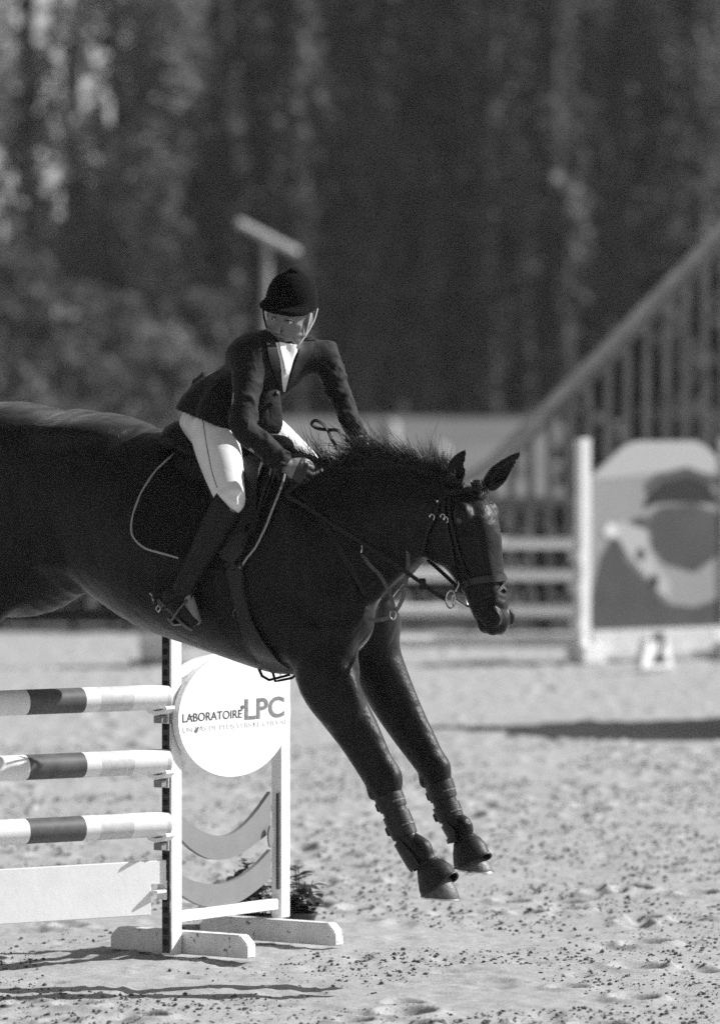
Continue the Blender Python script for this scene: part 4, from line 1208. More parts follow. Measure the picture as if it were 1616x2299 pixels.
def text_mesh(name, body_, size, m, bold=0.0, extrude=.0008, narrow=1.0):
    cu = bpy.data.curves.new(name, 'FONT')
    cu.body = body_; cu.size = size; cu.offset = bold; cu.extrude = extrude
    o = bpy.data.objects.new(name, cu); C.objects.link(o)
    bpy.context.view_layer.update()
    me = bpy.data.meshes.new_from_object(o.evaluated_get(bpy.context.evaluated_depsgraph_get()))
    C.objects.unlink(o); bpy.data.objects.remove(o)
    me.name = name
    me.materials.clear(); me.materials.append(m)
    xs = [v.co.x for v in me.vertices]
    x0 = min(xs)
    for v in me.vertices: v.co.x = (v.co.x - x0) * narrow
    me['w'] = (max(xs) - x0) * narrow
    return me

WANG = 55.0
post0 = ground(385, 2146)                 # near post, outer front corner on the sand
wa = math.radians(WANG)
WD = Vector((math.cos(wa), math.sin(wa), 0)); WNn = Vector((math.sin(wa), -math.cos(wa), 0))
def wsz(px, py, lift=0.0):
    """picture point -> (s, z) in the wing's own plane"""
    d = ray(px, py); o = post0 + WNn * lift
    t = (o - CAM).dot(WNn) / d.dot(WNn)
    p = CAM + d * t - post0
    return p.dot(WD), p.z
SW = wsz(652, 1640)[0]
wing = empty('jump_wing', post0, wa)
tag(wing, 'white jump wing with a lettered oval sign and two curved slats, standing on two feet', 'jump wing')
PW, PDp, PH = .068, .046, 1.52
# posts: local x along the wing, y to the back, z up
MB().box((0, 0, .0), (PW, PDp, PH)).local('post', M['white'], wing, bevel=.004)
MB().box((SW - .062, 0, .085), (SW, PDp, PH)).local('post', M['white'], wing, bevel=.004)
tr = MB().box((-.006, .006, .01), (-.0005, PDp - .008, PH - .02)).local('track', M['track'], wing)
slot = None
for i in range(36):
    z = .05 + .04 * i
    if z > PH - .05: break
    if slot is None:
        mm = MB(); mm.prism([(.016, -.011), (.030, -.011), (.033, -.006), (.033, .006), (.030, .011), (.016, .011), (.013, .006), (.013, -.006)], 0, -.0085, -.0062)
        slot = mm.local('slot', M['slot'], tr); slot.location = (0, 0, z)
    else:
        o = slot.copy(); C.objects.link(o); o.parent = tr; o.location = (0, 0, z)
MB().box((-.0035, -.0015, .01), (-.0005, .0045, PH - .02)).local('track_edge', M['steel'], wing)
# feet
for s0, gname in ((PW + .004, 0), (SW - .062 - .056 - .004, 1)):
    L = .318; 
    poly = [(-L, .0), (L, .0), (L, .052), (L - .035, .085), (-L + .035, .085), (-L, .052)]
    yc = PDp / 2
    MB().prism([(yc + a, b) for a, b in poly], 0, s0, s0 + .056).local('foot', M['offwhite'], wing, bevel=.004)
# bottom bar and bolts
MB().box((PW + .001, .008, .118), (SW - .063, .034, .160)).local('bottom_bar', M['white'], wing, bevel=.003)
def arc_board(name, upper, lower, y0, y1, m):
    U_ = [wsz(*q) for q in spline(upper, 7)]; L_ = [wsz(*q) for q in spline(lower, 7)]
    mb = MB(); k = min(len(U_), len(L_)); rings = []
    for i in range(k):
        a = U_[i]; b = L_[i]
        rings.append([(a[0], y0, a[1]), (b[0], y0, b[1]), (b[0], y1, b[1]), (a[0], y1, a[1])])
    return mb.loft(rings).local(name, m, wing, True)
arc_board('curved_slat', [(411, 1826), (440, 1852), (478, 1873), (516, 1876), (548, 1860), (582, 1825), (616, 1778)], [(411, 1880), (440, 1908), (476, 1928), (512, 1930), (548, 1918), (584, 1893), (616, 1868)], .016, .034, M['greypaint'])
arc_board('curved_slat', [(411, 1962), (440, 1977), (476, 1985), (512, 1984), (548, 1969), (584, 1942), (616, 1908)], [(411, 2006), (440, 2025), (476, 2037), (516, 2036), (552, 2022), (586, 1998), (616, 1972)], .016, .034, M['greypaint'])
arc_board('top_arch', [(411, 1503), (440, 1484), (478, 1472), (516, 1466), (560, 1466), (600, 1474), (631, 1488)], [(411, 1522), (440, 1508), (478, 1498), (516, 1492), (560, 1492), (600, 1500), (631, 1512)], .010, .034, M['white'])
# dark strip put in for the shadow at the slat ends, far post
s_b = wsz(613, 1880)[0]
MB().box((SW - .062 - .012, .004, wsz(616, 1998)[1]), (SW - .0625, .014, wsz(616, 1782)[1])).local('shade_strip', M['track'], wing)
c = wsz(607, 1878); MB().prism([(c[0] + .016 * math.cos(a), c[1] + .042 * math.sin(a)) for a in [2*math.pi*k/20 for k in range(20)]], 1, -.004, .003).local('reflector', M['greypaint'], wing)
# oval sign
cL, cR, cB, cT = wsz(400, 1604, .03), wsz(653, 1600, .03), wsz(512, 1746, .03), wsz(520, 1468, .03)
cs, cz = (cL[0] + cR[0]) / 2, (cB[1] + cT[1]) / 2
rs, rz_ = (cR[0] - cL[0]) / 2, (cT[1] - cB[1]) / 2
ov = [(cs + rs * math.cos(a), cz + rz_ * math.sin(a)) for a in [2 * math.pi * k / 96 for k in range(96)]]
sign = MB().prism(ov, 1, -.030, -.004).local('sign_disc', M['white'], wing, bevel=.002)
def letters(txt, px0, px1, py_base, py_cap, m, bold, yoff):
    a = wsz(px0, py_base, .03); b = wsz(px1, py_base, .03); t = wsz(px0, py_cap, .03)
    cap = t[1] - a[1]
    size = cap / .70
    me = text_mesh('lettering', txt, size, m, bold * size)
    sc = (b[0] - a[0]) / me['w']
    for v in me.vertices:
        x, y, z = v.co
        v.co = (a[0] + x * sc, -.0308 - z, a[1] + y)
    o = bpy.data.objects.new('lettering', me); C.objects.link(o); o.parent = sign
    return o
letters('LABORATOIRE', 410, 543, 1622, 1603, M['ink'], .004, 0)
letters('LPC', 549, 638, 1615, 1570, M['greyink'], .022, 0)
letters('UN PAS DE PLUS VERS LE CHEVAL', 411, 645, 1645, 1634, M['faintink'], .0, 0)
def blot(px, py, r, seed):
    rg = random.Random(seed); c = wsz(px, py, .03)
    MB().prism([(c[0] + r * rg.uniform(.6, 1.15) * 1.3 * math.cos(a), c[1] + r * rg.uniform(.6, 1.15) * math.sin(a)) for a in [2*math.pi*k/11 for k in range(11)]], 1, -.0325, -.0302).local('mud_splash', M['mud'], sign)
for i, (px, py, r) in enumerate(((544, 1587, .0085), (441, 1640, .0085), (445, 1634, .004), (452, 1632, .003), (431, 1608, .0035), (570, 1625, .003), (541, 1595, .004))): blot(px, py, r, i)

# cups on the near post
def to_local(p): 
    q = p - post0
    return Vector((q.dot(WD), -q.dot(WNn), q.z))
PANG = math.radians(34)
PDIR = Vector((-math.cos(PANG), -math.sin(PANG), 0))
pole_y = post0.y + .02
poles = []
for i, (py, gl) in enumerate(((1565, 'topmost'), (1709, 'middle'), (1850, 'lowest'))):
    end = W(374, py, pole_y - .01)
    r = .0465
    z = end.z
    # cup: a cradle under the pole's end with a back plate on the track
    lc = to_local(end)
    mb = MB()
    prof = [(-.05, -.012)] + [(-.05 + .1 * k / 8, -.012 - math.sqrt(max(.0025 - (-.05 + .1 * k / 8) ** 2, 0)) * .62) for k in range(9)] + [(.05, -.012)]
    outer = [(a, b) for a, b in prof]
    cup = empty('pole_cup', post0)
    C.objects.unlink(cup); bpy.data.objects.remove(cup)
    mb.prism([(-.046, -.030), (-.030, -.044), (0, -.0505), (.030, -.044), (.046, -.030), (.050, -.040), (.034, -.058), (0, -.066), (-.034, -.058), (-.050, -.040)], 0, -.060, -.007)
    mb.box((-.012, -.024, -.098), (-.0065, .024, -.02))
    o = mb.local('pole_cup', M['white'], wing, bevel=.001)
    o.location = (0, lc.y + .006, z)
    mb = MB().box((-.05, -.018, -.095), (-.013, .018, -.067)).local('cup_latch', M['greypaint'], wing, bevel=.002)
    mb.location = (0, lc.y + .006, z)
    # the pole
    m = MB(); U = Vector((0, 0, 1)); V = PDIR.cross(U)
    n = 40
    def cyl(t0, t1, r0, r1=None):
        r1 = r0 if r1 is None else r1
        return [ring(end + PDIR * t0, U, V, r0, r0, n), ring(end + PDIR * t1, U, V, r1, r1, n)]
    pe = empty('jump_pole', end)
    tag(pe, '%s of the three striped jump poles resting in cups on the wing' % gl, 'pole', 'striped poles of the front jump')
    s_ = lambda px: ((374 - px) / 620.0) / math.cos(PANG)
    MB().loft([ring(end + PDIR * t, U, V, q, q, n) for t, q in ((-.004, r * .86), (0, r * .97), (.006, r * .99), (s_(363), r * .99))]).build('end_cap', M['palestripe'], pe, True)
    j = (random.random() - .5) * 8
    for nm, a, b, mm_ in (('white_band', s_(362.6), s_(289 + j * .3), 'white'), ('pale_band', s_(289 + j * .3), s_(216 + j * .4), 'palestripe'), ('white_band', s_(216 + j * .4), s_(184 + j * .3), 'white'), ('dark_band', s_(184 + j * .3), s_(60), 'darkpaint'),
                       ('white_band', s_(60), s_(-260), 'white'), ('dark_band', s_(-260), s_(-480), 'darkpaint'), ('white_band', s_(-480), s_(-1300), 'white')):
        MB().loft([ring(end + PDIR * a, U, V, r, r, n), ring(end + PDIR * b, U, V, r, r, n)]).build(nm, M[mm_], pe, True)
# plank at the bottom
pk_r = W(371, 1930, pole_y - .01)
pk = empty('jump_plank', W(371, 2050, pole_y))
tag(pk, 'white painted plank at the foot of the front jump with a stepped end', 'plank')
def plk(t, z): return t, z
zt, zm, zb = pk_r.z, W(371, 1984, pole_y - .01).z, W(371, 2052, pole_y - .01).z
poly = [(0, zt), (0, zm), (s_(338) - .003, zm), (s_(338) - .003, zb), (3.2, zb), (3.2, zt)]
mb = MB(); n = len(poly); Vn = Vector((-PDIR.y, PDIR.x, 0)); 
if Vn.y > 0: Vn = -Vn
base = Vector((pk_r.x, pk_r.y, 0))
fr_ = [base + PDIR * t + Vector((0, 0, z)) + Vn * .012 for t, z in poly]; bk_ = [base + PDIR * t + Vector((0, 0, z)) - Vn * .012 for t, z in poly]
mb.add(fr_ + bk_, [tuple(range(n)), tuple(range(2*n-1, n-1, -1))] + [(i, (i+1) % n, n + (i+1) % n, n + i) for i in range(n)])
mb.build('board', M['white'], pk, bevel=.003)
zc = W(371, 1992, pole_y).z
mb = MB().box((-.075, -.026, zc - .018), (-.012, .026, zc - .006)); mb.box((-.012, -.022, zc - .045), (-.0065, .022, zc + .03)); mb.prism([(-.026, zc - .006), (.026, zc - .006), (.0, zc - .04)], 0, -.03, -.0125)
o = mb.local('plank_cup', M['white'], wing, bevel=.002); o.location = (0, to_local(pk_r).y + .01, 0)
# ---- flowers standing behind the wing
M['leaf'] = mat('garden_leaf', 0.055, 0.5, 0.4, var=.5, vscale=20, translucent=.25)
M['petal'] = mat('pale_petal', 0.42, 0.6, 0.3, var=.3, vscale=30, translucent=.3)
M['terracotta'] = mat('dark_plant_pot', 0.05, 0.7, 0.3, var=.3, vscale=20)
def leaf_poly(mb, base, d, nrm, L, wd):
    d = d.normalized(); s = d.cross(nrm).normalized(); nrm = s.cross(d)
    st = [(0, .15), (.3, .9), (.6, 1.0), (.85, .5), (1, .03)]
    a = len(mb.v); bend = -.25
    for t, w in st:
        c = base + d * (L * t) + nrm * (bend * L * t * t)
        mb.v += [tuple(c + s * (wd * w) + nrm * wd * .25 * w), tuple(c), tuple(c - s * (wd * w) + nrm * wd * .25 * w)]
    for i in range(len(st) - 1):
        for k in (0, 1):
            mb.f.append((a + i*3 + k, a + i*3 + k + 1, a + (i+1)*3 + k + 1, a + (i+1)*3 + k))
def flower_pot(px, y, H, seed, label, nfl, spreadx=.1):
    rg = random.Random(seed)
    g = W(px, 2000, y); base = Vector((g.x, y, 0))
    t = empty('flower_pot', base)
    tag(t, label, 'potted flowers', 'potted flowers behind the wing')
    rings = [ring(base + Vector((0, 0, z)), Vector((1, 0, 0)), Vector((0, 1, 0)), r, r, 20) for z, r in ((0, .052), (.045, .066), (.047, .071), (.058, .071), (.056, .062), (.048, .060))]
    MB().loft(rings).build('pot', M['terracotta'], t, True)
    stems, lv, fl = MB(), MB(), MB()
    for i in range(11):
        a = rg.uniform(0, 6.28); lean = rg.uniform(.02, spreadx)
        top = base + Vector((math.cos(a) * lean, math.sin(a) * lean, H * rg.uniform(.35, 1.0)))
        p0 = base + Vector((math.cos(a) * .03, math.sin(a) * .03, .045))
        mid = p0.lerp(top, .5) + Vector((math.cos(a), math.sin(a), 0)) * -.01
        stems.tube([p0, mid, top], [.0035, .003, .002], 5)
        for k in range(rg.randint(5, 8)):
            q = p0.lerp(top, rg.uniform(.1, .95)); b = rg.uniform(0, 6.28)
            leaf_poly(lv, q, Vector((math.cos(b), math.sin(b), rg.uniform(-.2, .7))), Vector((0, 0, 1)), rg.uniform(.05, .10), rg.uniform(.016, .028))
        if i < nfl:
            for k in range(13):
                b = k * 2.4; e = rg.uniform(-.1, .9)
                leaf_poly(fl, top, Vector((math.cos(b), math.sin(b), e)), Vector((0, 0, 1)), rg.uniform(.02, .034), .008)
    stems.build('stem', M['leaf'], t, True); lv.build('leaf', M['leaf'], t, False)
    if nfl: fl.build('blossom', M['petal'], t, False)
flower_pot(575, 1.45, .31, 3, 'potted plant with pale blossoms seen between the curved slats', 6, .14)
flower_pot(545, 1.62, .22, 4, 'low dark leafy pot under the lower curved slat', 2, .12)
flower_pot(672, 1.55, .23, 5, 'leafy pot with a tall pale bloom just right of the wing', 3, .10)
# ================================================================== the ground
def vnoise(x, y, seed):
    xi = np.floor(x).astype(np.int64); yi = np.floor(y).astype(np.int64)
    fx = x - xi; fy = y - yi
    fx = fx*fx*(3-2*fx); fy = fy*fy*(3-2*fy)
    def h(a, b):
        n = (a * 374761393 + b * 668265263 + seed * 1442695041) & 0xffffffff
        n = ((n ^ (n >> 13)) * 1274126177) & 0xffffffff
        return ((n ^ (n >> 16)) & 0xffff) / 65535.0
    return (h(xi, yi)*(1-fx) + h(xi+1, yi)*fx)*(1-fy) + (h(xi, yi+1)*(1-fx) + h(xi+1, yi+1)*fx)*fy
def axis(fine0, fine1, step, grow, lo, hi):
    a = list(np.arange(fine0, fine1, step)); s = step
    while a[-1] < hi: s *= grow; a.append(a[-1] + s)
    s = step; b = [a[0]]
    while b[-1] > lo: s *= grow; b.append(b[-1] - s)
    return np.array(b[::-1][:-1] + a)
gx = axis(-2.3, 2.3, .017, 1.06, -70, 70)
ya = [-4.8]; s_ = .017
while ya[-1] < 27.6:
    s_ = .017 + .0042 * max(ya[-1], 0); ya.append(ya[-1] + s_)
s_ = .017; yb_ = [ya[0]]
while yb_[-1] > -23: s_ *= 1.08; yb_.append(yb_[-1] - s_)
gy = np.array(yb_[::-1][:-1] + ya)
X, Y = np.meshgrid(gx, gy, indexing='ij')
fade = np.clip(1 - (np.abs(X) - 2.3) / 3, .25, 1)
Z = (vnoise(X*1.3, Y*1.3, 1) - .5) * .024 + (vnoise(X*4, Y*4, 2) - .5) * .011 + (vnoise(X*11, Y*11, 3) - .5) * .006
Z += (vnoise(X*24, Y*24, 4) - .5) * .006 * fade + np.maximum(vnoise(X*38, Y*38, 5) - .66, 0) * .020 * fade
Z -= np.maximum(vnoise(X*6.3 + 9, Y*6.3, 6) - .70, 0) * .06 * fade
rg = np.random.default_rng(5)
for _ in range(620):                       # hoof prints
    cy = rg.uniform(-3, 26); cx = rg.uniform(-3.2, 3.2); r = rg.uniform(.05, .085); dp = rg.uniform(.012, .034)
    if -.1 < cy < 1.3 and -.8 < cx < .1: continue
    i0, i1 = np.searchsorted(gx, [cx - .3, cx + .3]); j0, j1 = np.searchsorted(gy, [cy - .3, cy + .3])
    if i1 <= i0 or j1 <= j0: continue
    d = np.hypot(X[i0:i1, j0:j1] - cx, (Y[i0:i1, j0:j1] - cy) * .8) / r
    Z[i0:i1, j0:j1] += -dp * np.exp(-d**4) + dp * .6 * np.exp(-((d - 1.35) / .35) ** 2)
Z -= .014
nx, ny = X.shape
idx = np.arange(nx * ny).reshape(nx, ny)
q = np.stack([idx[:-1, :-1], idx[1:, :-1], idx[1:, 1:], idx[:-1, 1:]], -1).reshape(-1, 4)
M['sand'] = mat('arena_sand', 0.335, 0.95, 0.15, var=.24, vscale=85, bump=.4, bscale=210, detail=6, bdist=.006)
sand = link('sand_ground', fast_mesh('sand_ground', np.stack([X, Y, Z], -1).reshape(-1, 3), q, M['sand']))
tag(sand, kind='structure', label='pale riding arena sand churned by hooves')
def gz(x, y):
    i = min(max(np.searchsorted(gx, x), 0), nx - 1); j = min(max(np.searchsorted(gy, y), 0), ny - 1)
    return float(Z[i, j])
# loose clods and grit
M['clod'] = mat('shaded_clods', 0.12, 0.95, 0.1, var=.6, vscale=12)  # dark base colour stands in for the clods' shaded sides
ico = [(0, 0, 1), (.894, 0, .447), (.276, .851, .447), (-.724, .526, .447), (-.724, -.526, .447), (.276, -.851, .447), (.724, .526, -.3), (-.276, .851, -.3), (-.894, 0, -.3), (-.276, -.851, -.3), (.724, -.526, -.3)]
icf = [(0,1,2),(0,2,3),(0,3,4),(0,4,5),(0,5,1),(1,6,2),(2,7,3),(3,8,4),(4,9,5),(5,10,1),(6,7,2),(7,8,3),(8,9,4),(9,10,5),(10,6,1)]
ico = np.array(ico)
vs, fs_ = [], []
N_ = 50000
cy = -4.4 + 17 * rg.random(N_) ** 2.0; cx = rg.uniform(-2.4, 2.4, N_)
den = vnoise(cx * 2.1, cy * 2.1, 21)
keep = den + .25 * rg.random(N_) > .52
cx, cy = cx[keep], cy[keep]
sz = .0028 + .0070 * rg.random(len(cx)) ** 3.4
sz *= 1 + .03 * np.maximum(cy, 0)
zi = Z[np.clip(np.searchsorted(gx, cx), 0, nx-1), np.clip(np.searchsorted(gy, cy), 0, ny-1)]
for k in range(len(cx)):
    p = ico * (sz[k] * rg.uniform(.7, 1.3, 3)) * rg.uniform(.8, 1.2, (11, 1))
    p[:, 2] *= .75
    vs.append(p + (cx[k], cy[k], zi[k] + sz[k] * .25)); fs_.append(np.array(icf) + 11 * k)
clods = link('clods', fast_mesh('clods', np.concatenate(vs), np.concatenate(fs_), M['clod'], False))
tag(clods, 'loose clods and grit, coloured dark as if shaded, scattered over the sand', kind='stuff')
# grass field rising behind the arena
M['grass'] = mat('dry_meadow', 0.135, 0.9, 0.1, var=.35, vscale=.35, detail=8)
fx_ = np.linspace(-90, 90, 61); fy_ = np.concatenate([np.linspace(27.2, 100, 60), np.linspace(105, 420, 24)])
FX, FY = np.meshgrid(fx_, fy_, indexing='ij')
FZ = np.clip((FY - 33) / 57, 0, 1) ** 1.2 * 1.55 - .03 + (vnoise(FX*.3, FY*.3, 8) - .5) * .12 * (FY > 32)
ii = np.arange(FX.size).reshape(FX.shape)
q = np.stack([ii[:-1, :-1], ii[1:, :-1], ii[1:, 1:], ii[:-1, 1:]], -1).reshape(-1, 4)
fld = link('field', fast_mesh('field', np.stack([FX, FY, FZ], -1).reshape(-1, 3), q, M['grass']))
tag(fld, kind='structure', label='dry grass field rising behind the arena')
def field_z(y): return max(min((y - 33) / 57, 1), 0) ** 1.2 * 1.55 - .03
# grass verge behind the camera's side of the arena
vg = link('grass_verge', fast_mesh('grass_verge', [(-70, -70, -.05), (70, -70, -.05), (70, -23.5, -.05), (-70, -23.5, -.05)], [(0, 1, 2, 3)], M['grass']))
tag(vg, kind='structure', label='grass verge on the near side of the arena')
# backing hillside added far behind to keep the gaps between trees dark
M['backing_hill'] = mat('dark_backing', 0.03, 0.95, 0.1, var=.5, vscale=.4)
hx = np.linspace(-126, 126, 90); hy = np.linspace(128, 240, 40)
HX, HY = np.meshgrid(hx, hy, indexing='ij')
HZ = 1.0 + np.clip((HY - 132) / 60, 0, 1) * (5 + 29 * np.clip((HX + 12) / 12, 0, 1)) + (vnoise(HX*.15, HY*.15, 9) - .5) * 6
ii = np.arange(HX.size).reshape(HX.shape)
q = np.stack([ii[:-1, :-1], ii[1:, :-1], ii[1:, 1:], ii[:-1, 1:]], -1).reshape(-1, 4)
hl_ = link('backing_hill', fast_mesh('backing_hill', np.stack([HX, HY, HZ], -1).reshape(-1, 3), q, M['backing_hill']))
tag(hl_, kind='structure', label='dark backing hillside added to keep the gaps in the wood dark')
# ================================================================== background
M['barkd'] = mat('dark_bark', 0.06, 0.9, 0.2, var=.4, vscale=6)
M['foliage'] = mat('dark_foliage', 0.10, 0.6, 0.3, var=.55, vscale=.7, translucent=.45)
M['foliage_mid'] = mat('mid_foliage', 0.12, 0.6, 0.3, var=.5, vscale=.7, translucent=.4)
M['foliage_pale'] = mat('pale_foliage', 0.20, 0.6, 0.3, var=.4, vscale=.7, translucent=.3)  # sunlight on the leaves is put into this pale colour
M['foliage_silver'] = mat('silver_foliage', 0.32, 0.6, 0.3, var=.4, vscale=.7, translucent=.4)
M['conifer'] = mat('dark_hedge_leaf', 0.035, 0.6, 0.3, var=.5, vscale=2, translucent=.2)
M['darkwood'] = mat('dark_stained_wood', 0.19, 0.75, 0.3, var=.4, vscale=6)
M['railwood'] = mat('weathered_rail_wood', 0.30, 0.75, 0.3, var=.25, vscale=5)
M['fencewood'] = mat('old_fence_wood', 0.03, 0.85, 0.2, var=.4, vscale=4)

def leaf_cards(centres, size, rgn):
    """small four-cornered leaf sprays, each with its own direction"""
    n = len(centres)
    d = rgn.normal(size=(n, 3)); d /= np.linalg.norm(d, axis=1)[:, None]
    e = rgn.normal(size=(n, 3)); e -= d * (d * e).sum(1)[:, None]; e /= np.linalg.norm(e, axis=1)[:, None]
    s = size * rgn.uniform(.55, 1.3, (n, 1))
    v = np.stack([centres - d*s, centres + e*s*.55, centres + d*s, centres - e*s*.55], 1).reshape(-1, 3)
    return v, np.arange(4 * n).reshape(-1, 4)
def crown_points(n, base, h0, h1, rx, ry, rgn, clumps, kind):
    cz = h0 + (h1 - h0) * rgn.random(clumps)
    t = (cz - h0) / (h1 - h0)
    prof = np.sin(np.pi * np.clip(t, .0, 1) ** .7) ** .6 if kind == 'round' else (1 - t) ** .6 * np.minimum(t * 6, 1) if kind == 'spire' else np.minimum(t * 5, 1) * np.minimum((1 - t) * 3, 1) ** .6
    a = rgn.uniform(0, 2*np.pi, clumps); rr = np.sqrt(rgn.random(clumps)) * prof
    cc = np.stack([base[0] + np.cos(a)*rr*rx, base[1] + np.sin(a)*rr*ry, base[2] + cz], 1)
    w = rgn.integers(0, clumps, n)
    sg = np.array([rx*.20, ry*.20, (h1-h0)*.035])
    return cc[w] + rgn.normal(size=(n, 3)) * sg, cc
TREES = 0
def tree(x, y, H, rx, kind, m, label, group, n=1500, h0=.8, clumps=46, size=.22, seed=None, name='tree', limbs=9):
    global TREES
    TREES += 1
    rgn = np.random.default_rng(100 + (seed or TREES))
    base = Vector((x, y, field_z(y) - .1))
    t = empty(name, base)
    tag(t, label, 'tree' if name != 'bush' else 'bush', group)
    pts, cc = crown_points(n, tuple(base), h0, H, rx, rx, rgn, clumps, kind)
    v, f = leaf_cards(pts, size, rgn)
    mb = MB()
    r0 = .02 * H + .03
    hh = [0, .25, .5, .75, .97]
    tp = [base + Vector((rgn.normal() * .04 * H * k * .3, rgn.normal() * .04 * H * k * .3, H * k)) for k in hh]
    mb.tube(tp, [r0 * 1.25, r0, r0 * .75, r0 * .4, .015], 9)
    for k in range(limbs):
        c = Vector(cc[rgn.integers(0, len(cc))]); hz = max((c.z - base.z) * .75 - .3, .3)
        kk = min(hz / H, .95); i = min(int(kk * 4), 3)
        s0 = tp[i].lerp(tp[i + 1], min(max((hz / H - hh[i]) / (hh[i+1] - hh[i]), 0), 1))
        mb.tube([s0, s0.lerp(c, .5) + Vector((0, 0, .1)), c], [r0 * .35, r0 * .22, .012], 6)
    mb.build('trunk', M['barkd'], t, True)
    link('crown', fast_mesh('crown', v, f, M[m], False), t)
    return t
def at_px(px, y): 
    return W(px, HORIZON, y).x
rg2 = random.Random(21)
# the row of tall trees that closes the view
spec = [(-60, 93, 'pale'), (60, 96, 'mid'), (170, 92, 'pale'), (255, 98, 'dark'), (335, 90, 'pale'), (430, 97, 'dark'), (500, 93, 'mid'), (585, 99, 'dark'), (655, 94, 'mid'),
        (735, 98, 'dark'), (800, 92, 'dark'), (880, 97, 'mid'), (955, 93, 'mid'), (1030, 99, 'dark'), (1090, 93, 'mid'), (1170, 98, 'dark'), (1250, 94, 'mid'), (1330, 99, 'dark'), (1400, 93, 'mid'), (1480, 97, 'dark'), (1560, 93, 'mid'), (1650, 98, 'dark')]
desc = {'pale': 'sun-painted pale', 'mid': 'mid grey', 'dark': 'dark'}
mk = {'pale': 'foliage_pale', 'mid': 'foliage_mid', 'dark': 'foliage'}  # lighter leaf colours stand in for trees catching the sun
order = ['first', 'second', 'third', 'fourth', 'fifth', 'sixth', 'seventh', 'eighth', 'ninth', 'tenth', 'eleventh', 'twelfth', 'thirteenth', 'fourteenth', 'fifteenth', 'sixteenth', 'seventeenth', 'eighteenth', 'nineteenth', 'twentieth', 'twenty-first', 'twenty-second']
for i, (px, y, kd) in enumerate(spec):
    tree(at_px(px, y), y, rg2.uniform(10.5, 13.5), rg2.uniform(.55, .85) if kd != 'pale' else .85, 'column', mk[kd],
         '%s blurred columnar tree, %s from the left in the tall row behind the arena' % (desc[kd], order[i]), 'tall columnar trees behind the arena', n=1100 if px < 300 else 2100, clumps=60, h0=.4, size=.17)
# lower bushes and small trees at the left, nearer than the row
for i, (px, y, H, rx, m, nm) in enumerate(((150, 74, 3.0, 1.0, 'foliage', 'dark round bush at the left edge behind the horse'), (255, 78, 2.6, .9, 'foliage_mid', 'mid grey bush behind the horse\'s back'),
        (370, 72, 2.2, .8, 'foliage_pale', 'paler bush above the saddle cantle, left of the rider'), (450, 80, 2.6, .9, 'foliage', 'dark bush directly behind the rider\'s back'), (30, 70, 3.4, 1.1, 'foliage_mid', 'tall mid grey bush at the far left edge'))):
    tree(at_px(px, y), y, H, rx, 'round', m, nm, 'bushes in front of the tall trees', n=1300, clumps=40, h0=.15, size=.12, name='bush', limbs=6)
for i, (px, H) in enumerate(((1330, 2.0), (1420, 2.5), (1510, 2.9), (1610, 3.3))):
    tree(at_px(px, 52 + i % 2), 52 + i % 2, H, .55, 'round', 'foliage', 'dark bush behind the picket panel, %s from the left of four' % order[i], 'bushes behind the picket panel', n=1200, clumps=36, h0=.1, size=.10, name='bush', limbs=6)
# the wood behind: one dense mass
rgw = np.random.default_rng(77)
n = 125000
wx = rgw.uniform(-44, 44, n); wy = rgw.uniform(104, 118, n); wz = 1.2 + rgw.random(n) ** .9 * 17
gap = vnoise(wx * .5, wz * .35, 31)
left = np.clip((-3.4 - wx) / 2.0, 0, 1) * np.clip((wz - 4.5) / 3, 0, 1)
ok = gap > (.16 + .60 * left)
v, f = leaf_cards(np.stack([wx, wy, wz], 1)[ok], .24, rgw)
wood = link('woodland', fast_mesh('woodland', v, f, M['foliage'], False))
tag(wood, 'dense dark wood filling the background', kind='stuff')

# hedge and board fence at the end of the arena
HY0 = 29.2
hd_ = empty('hedge', (0, HY0, 0)); tag(hd_, 'dark clipped hedge along the end of the arena', 'hedge')
n = 56000
hx_ = rgw.uniform(-20, 20, n); top = 1.02 + .10 * vnoise(hx_ * 1.7, hx_ * 0, 5)
hz_ = rgw.random(n) ** .7 * top; hy_ = HY0 + rgw.uniform(-.35, .35, n)
v, f = leaf_cards(np.stack([hx_, hy_, hz_], 1), .05, rgw)
link('foliage', fast_mesh('foliage', v, f, M['conifer'], False), hd_)
mb = MB()
for k in range(80):
    mb.tube([(-20 + .5 * k, HY0, 0), (-20 + .5 * k + .02, HY0, .45), (-20 + .5 * k, HY0 + .05, .9)], [.02, .016, .008], 5)
mb.build('stems', M['barkd'], hd_)
FY0 = 28.35
fence = empty('board_fence', (0, FY0, 0)); tag(fence, 'low dark board fence in front of the hedge at the end of the sand', 'fence')
pst = MB().box((-.05, -.05, 0), (.05, .05, .82)).local('fence_post', M['fencewood'], fence, bevel=.005); pst.location = (-14.4, 0, 0)
brd = []
for k in range(1, 19):
    o = pst.copy(); C.objects.link(o); o.parent = fence; o.location = (-14.4 + 1.6 * k, 0, 0)
b0 = MB().box((-.795, -.075, -.075), (.795, -.052, .075)).local('fence_board', M['fencewood'], fence, bevel=.004); b0.location = (-13.6, 0, .12)
for k in range(18):
    for z in (.12, .40, .68):
        if k == 0 and z == .12: continue
        o = b0.copy(); C.objects.link(o); o.parent = fence; o.location = (-13.6 + 1.6 * k, 0, z)

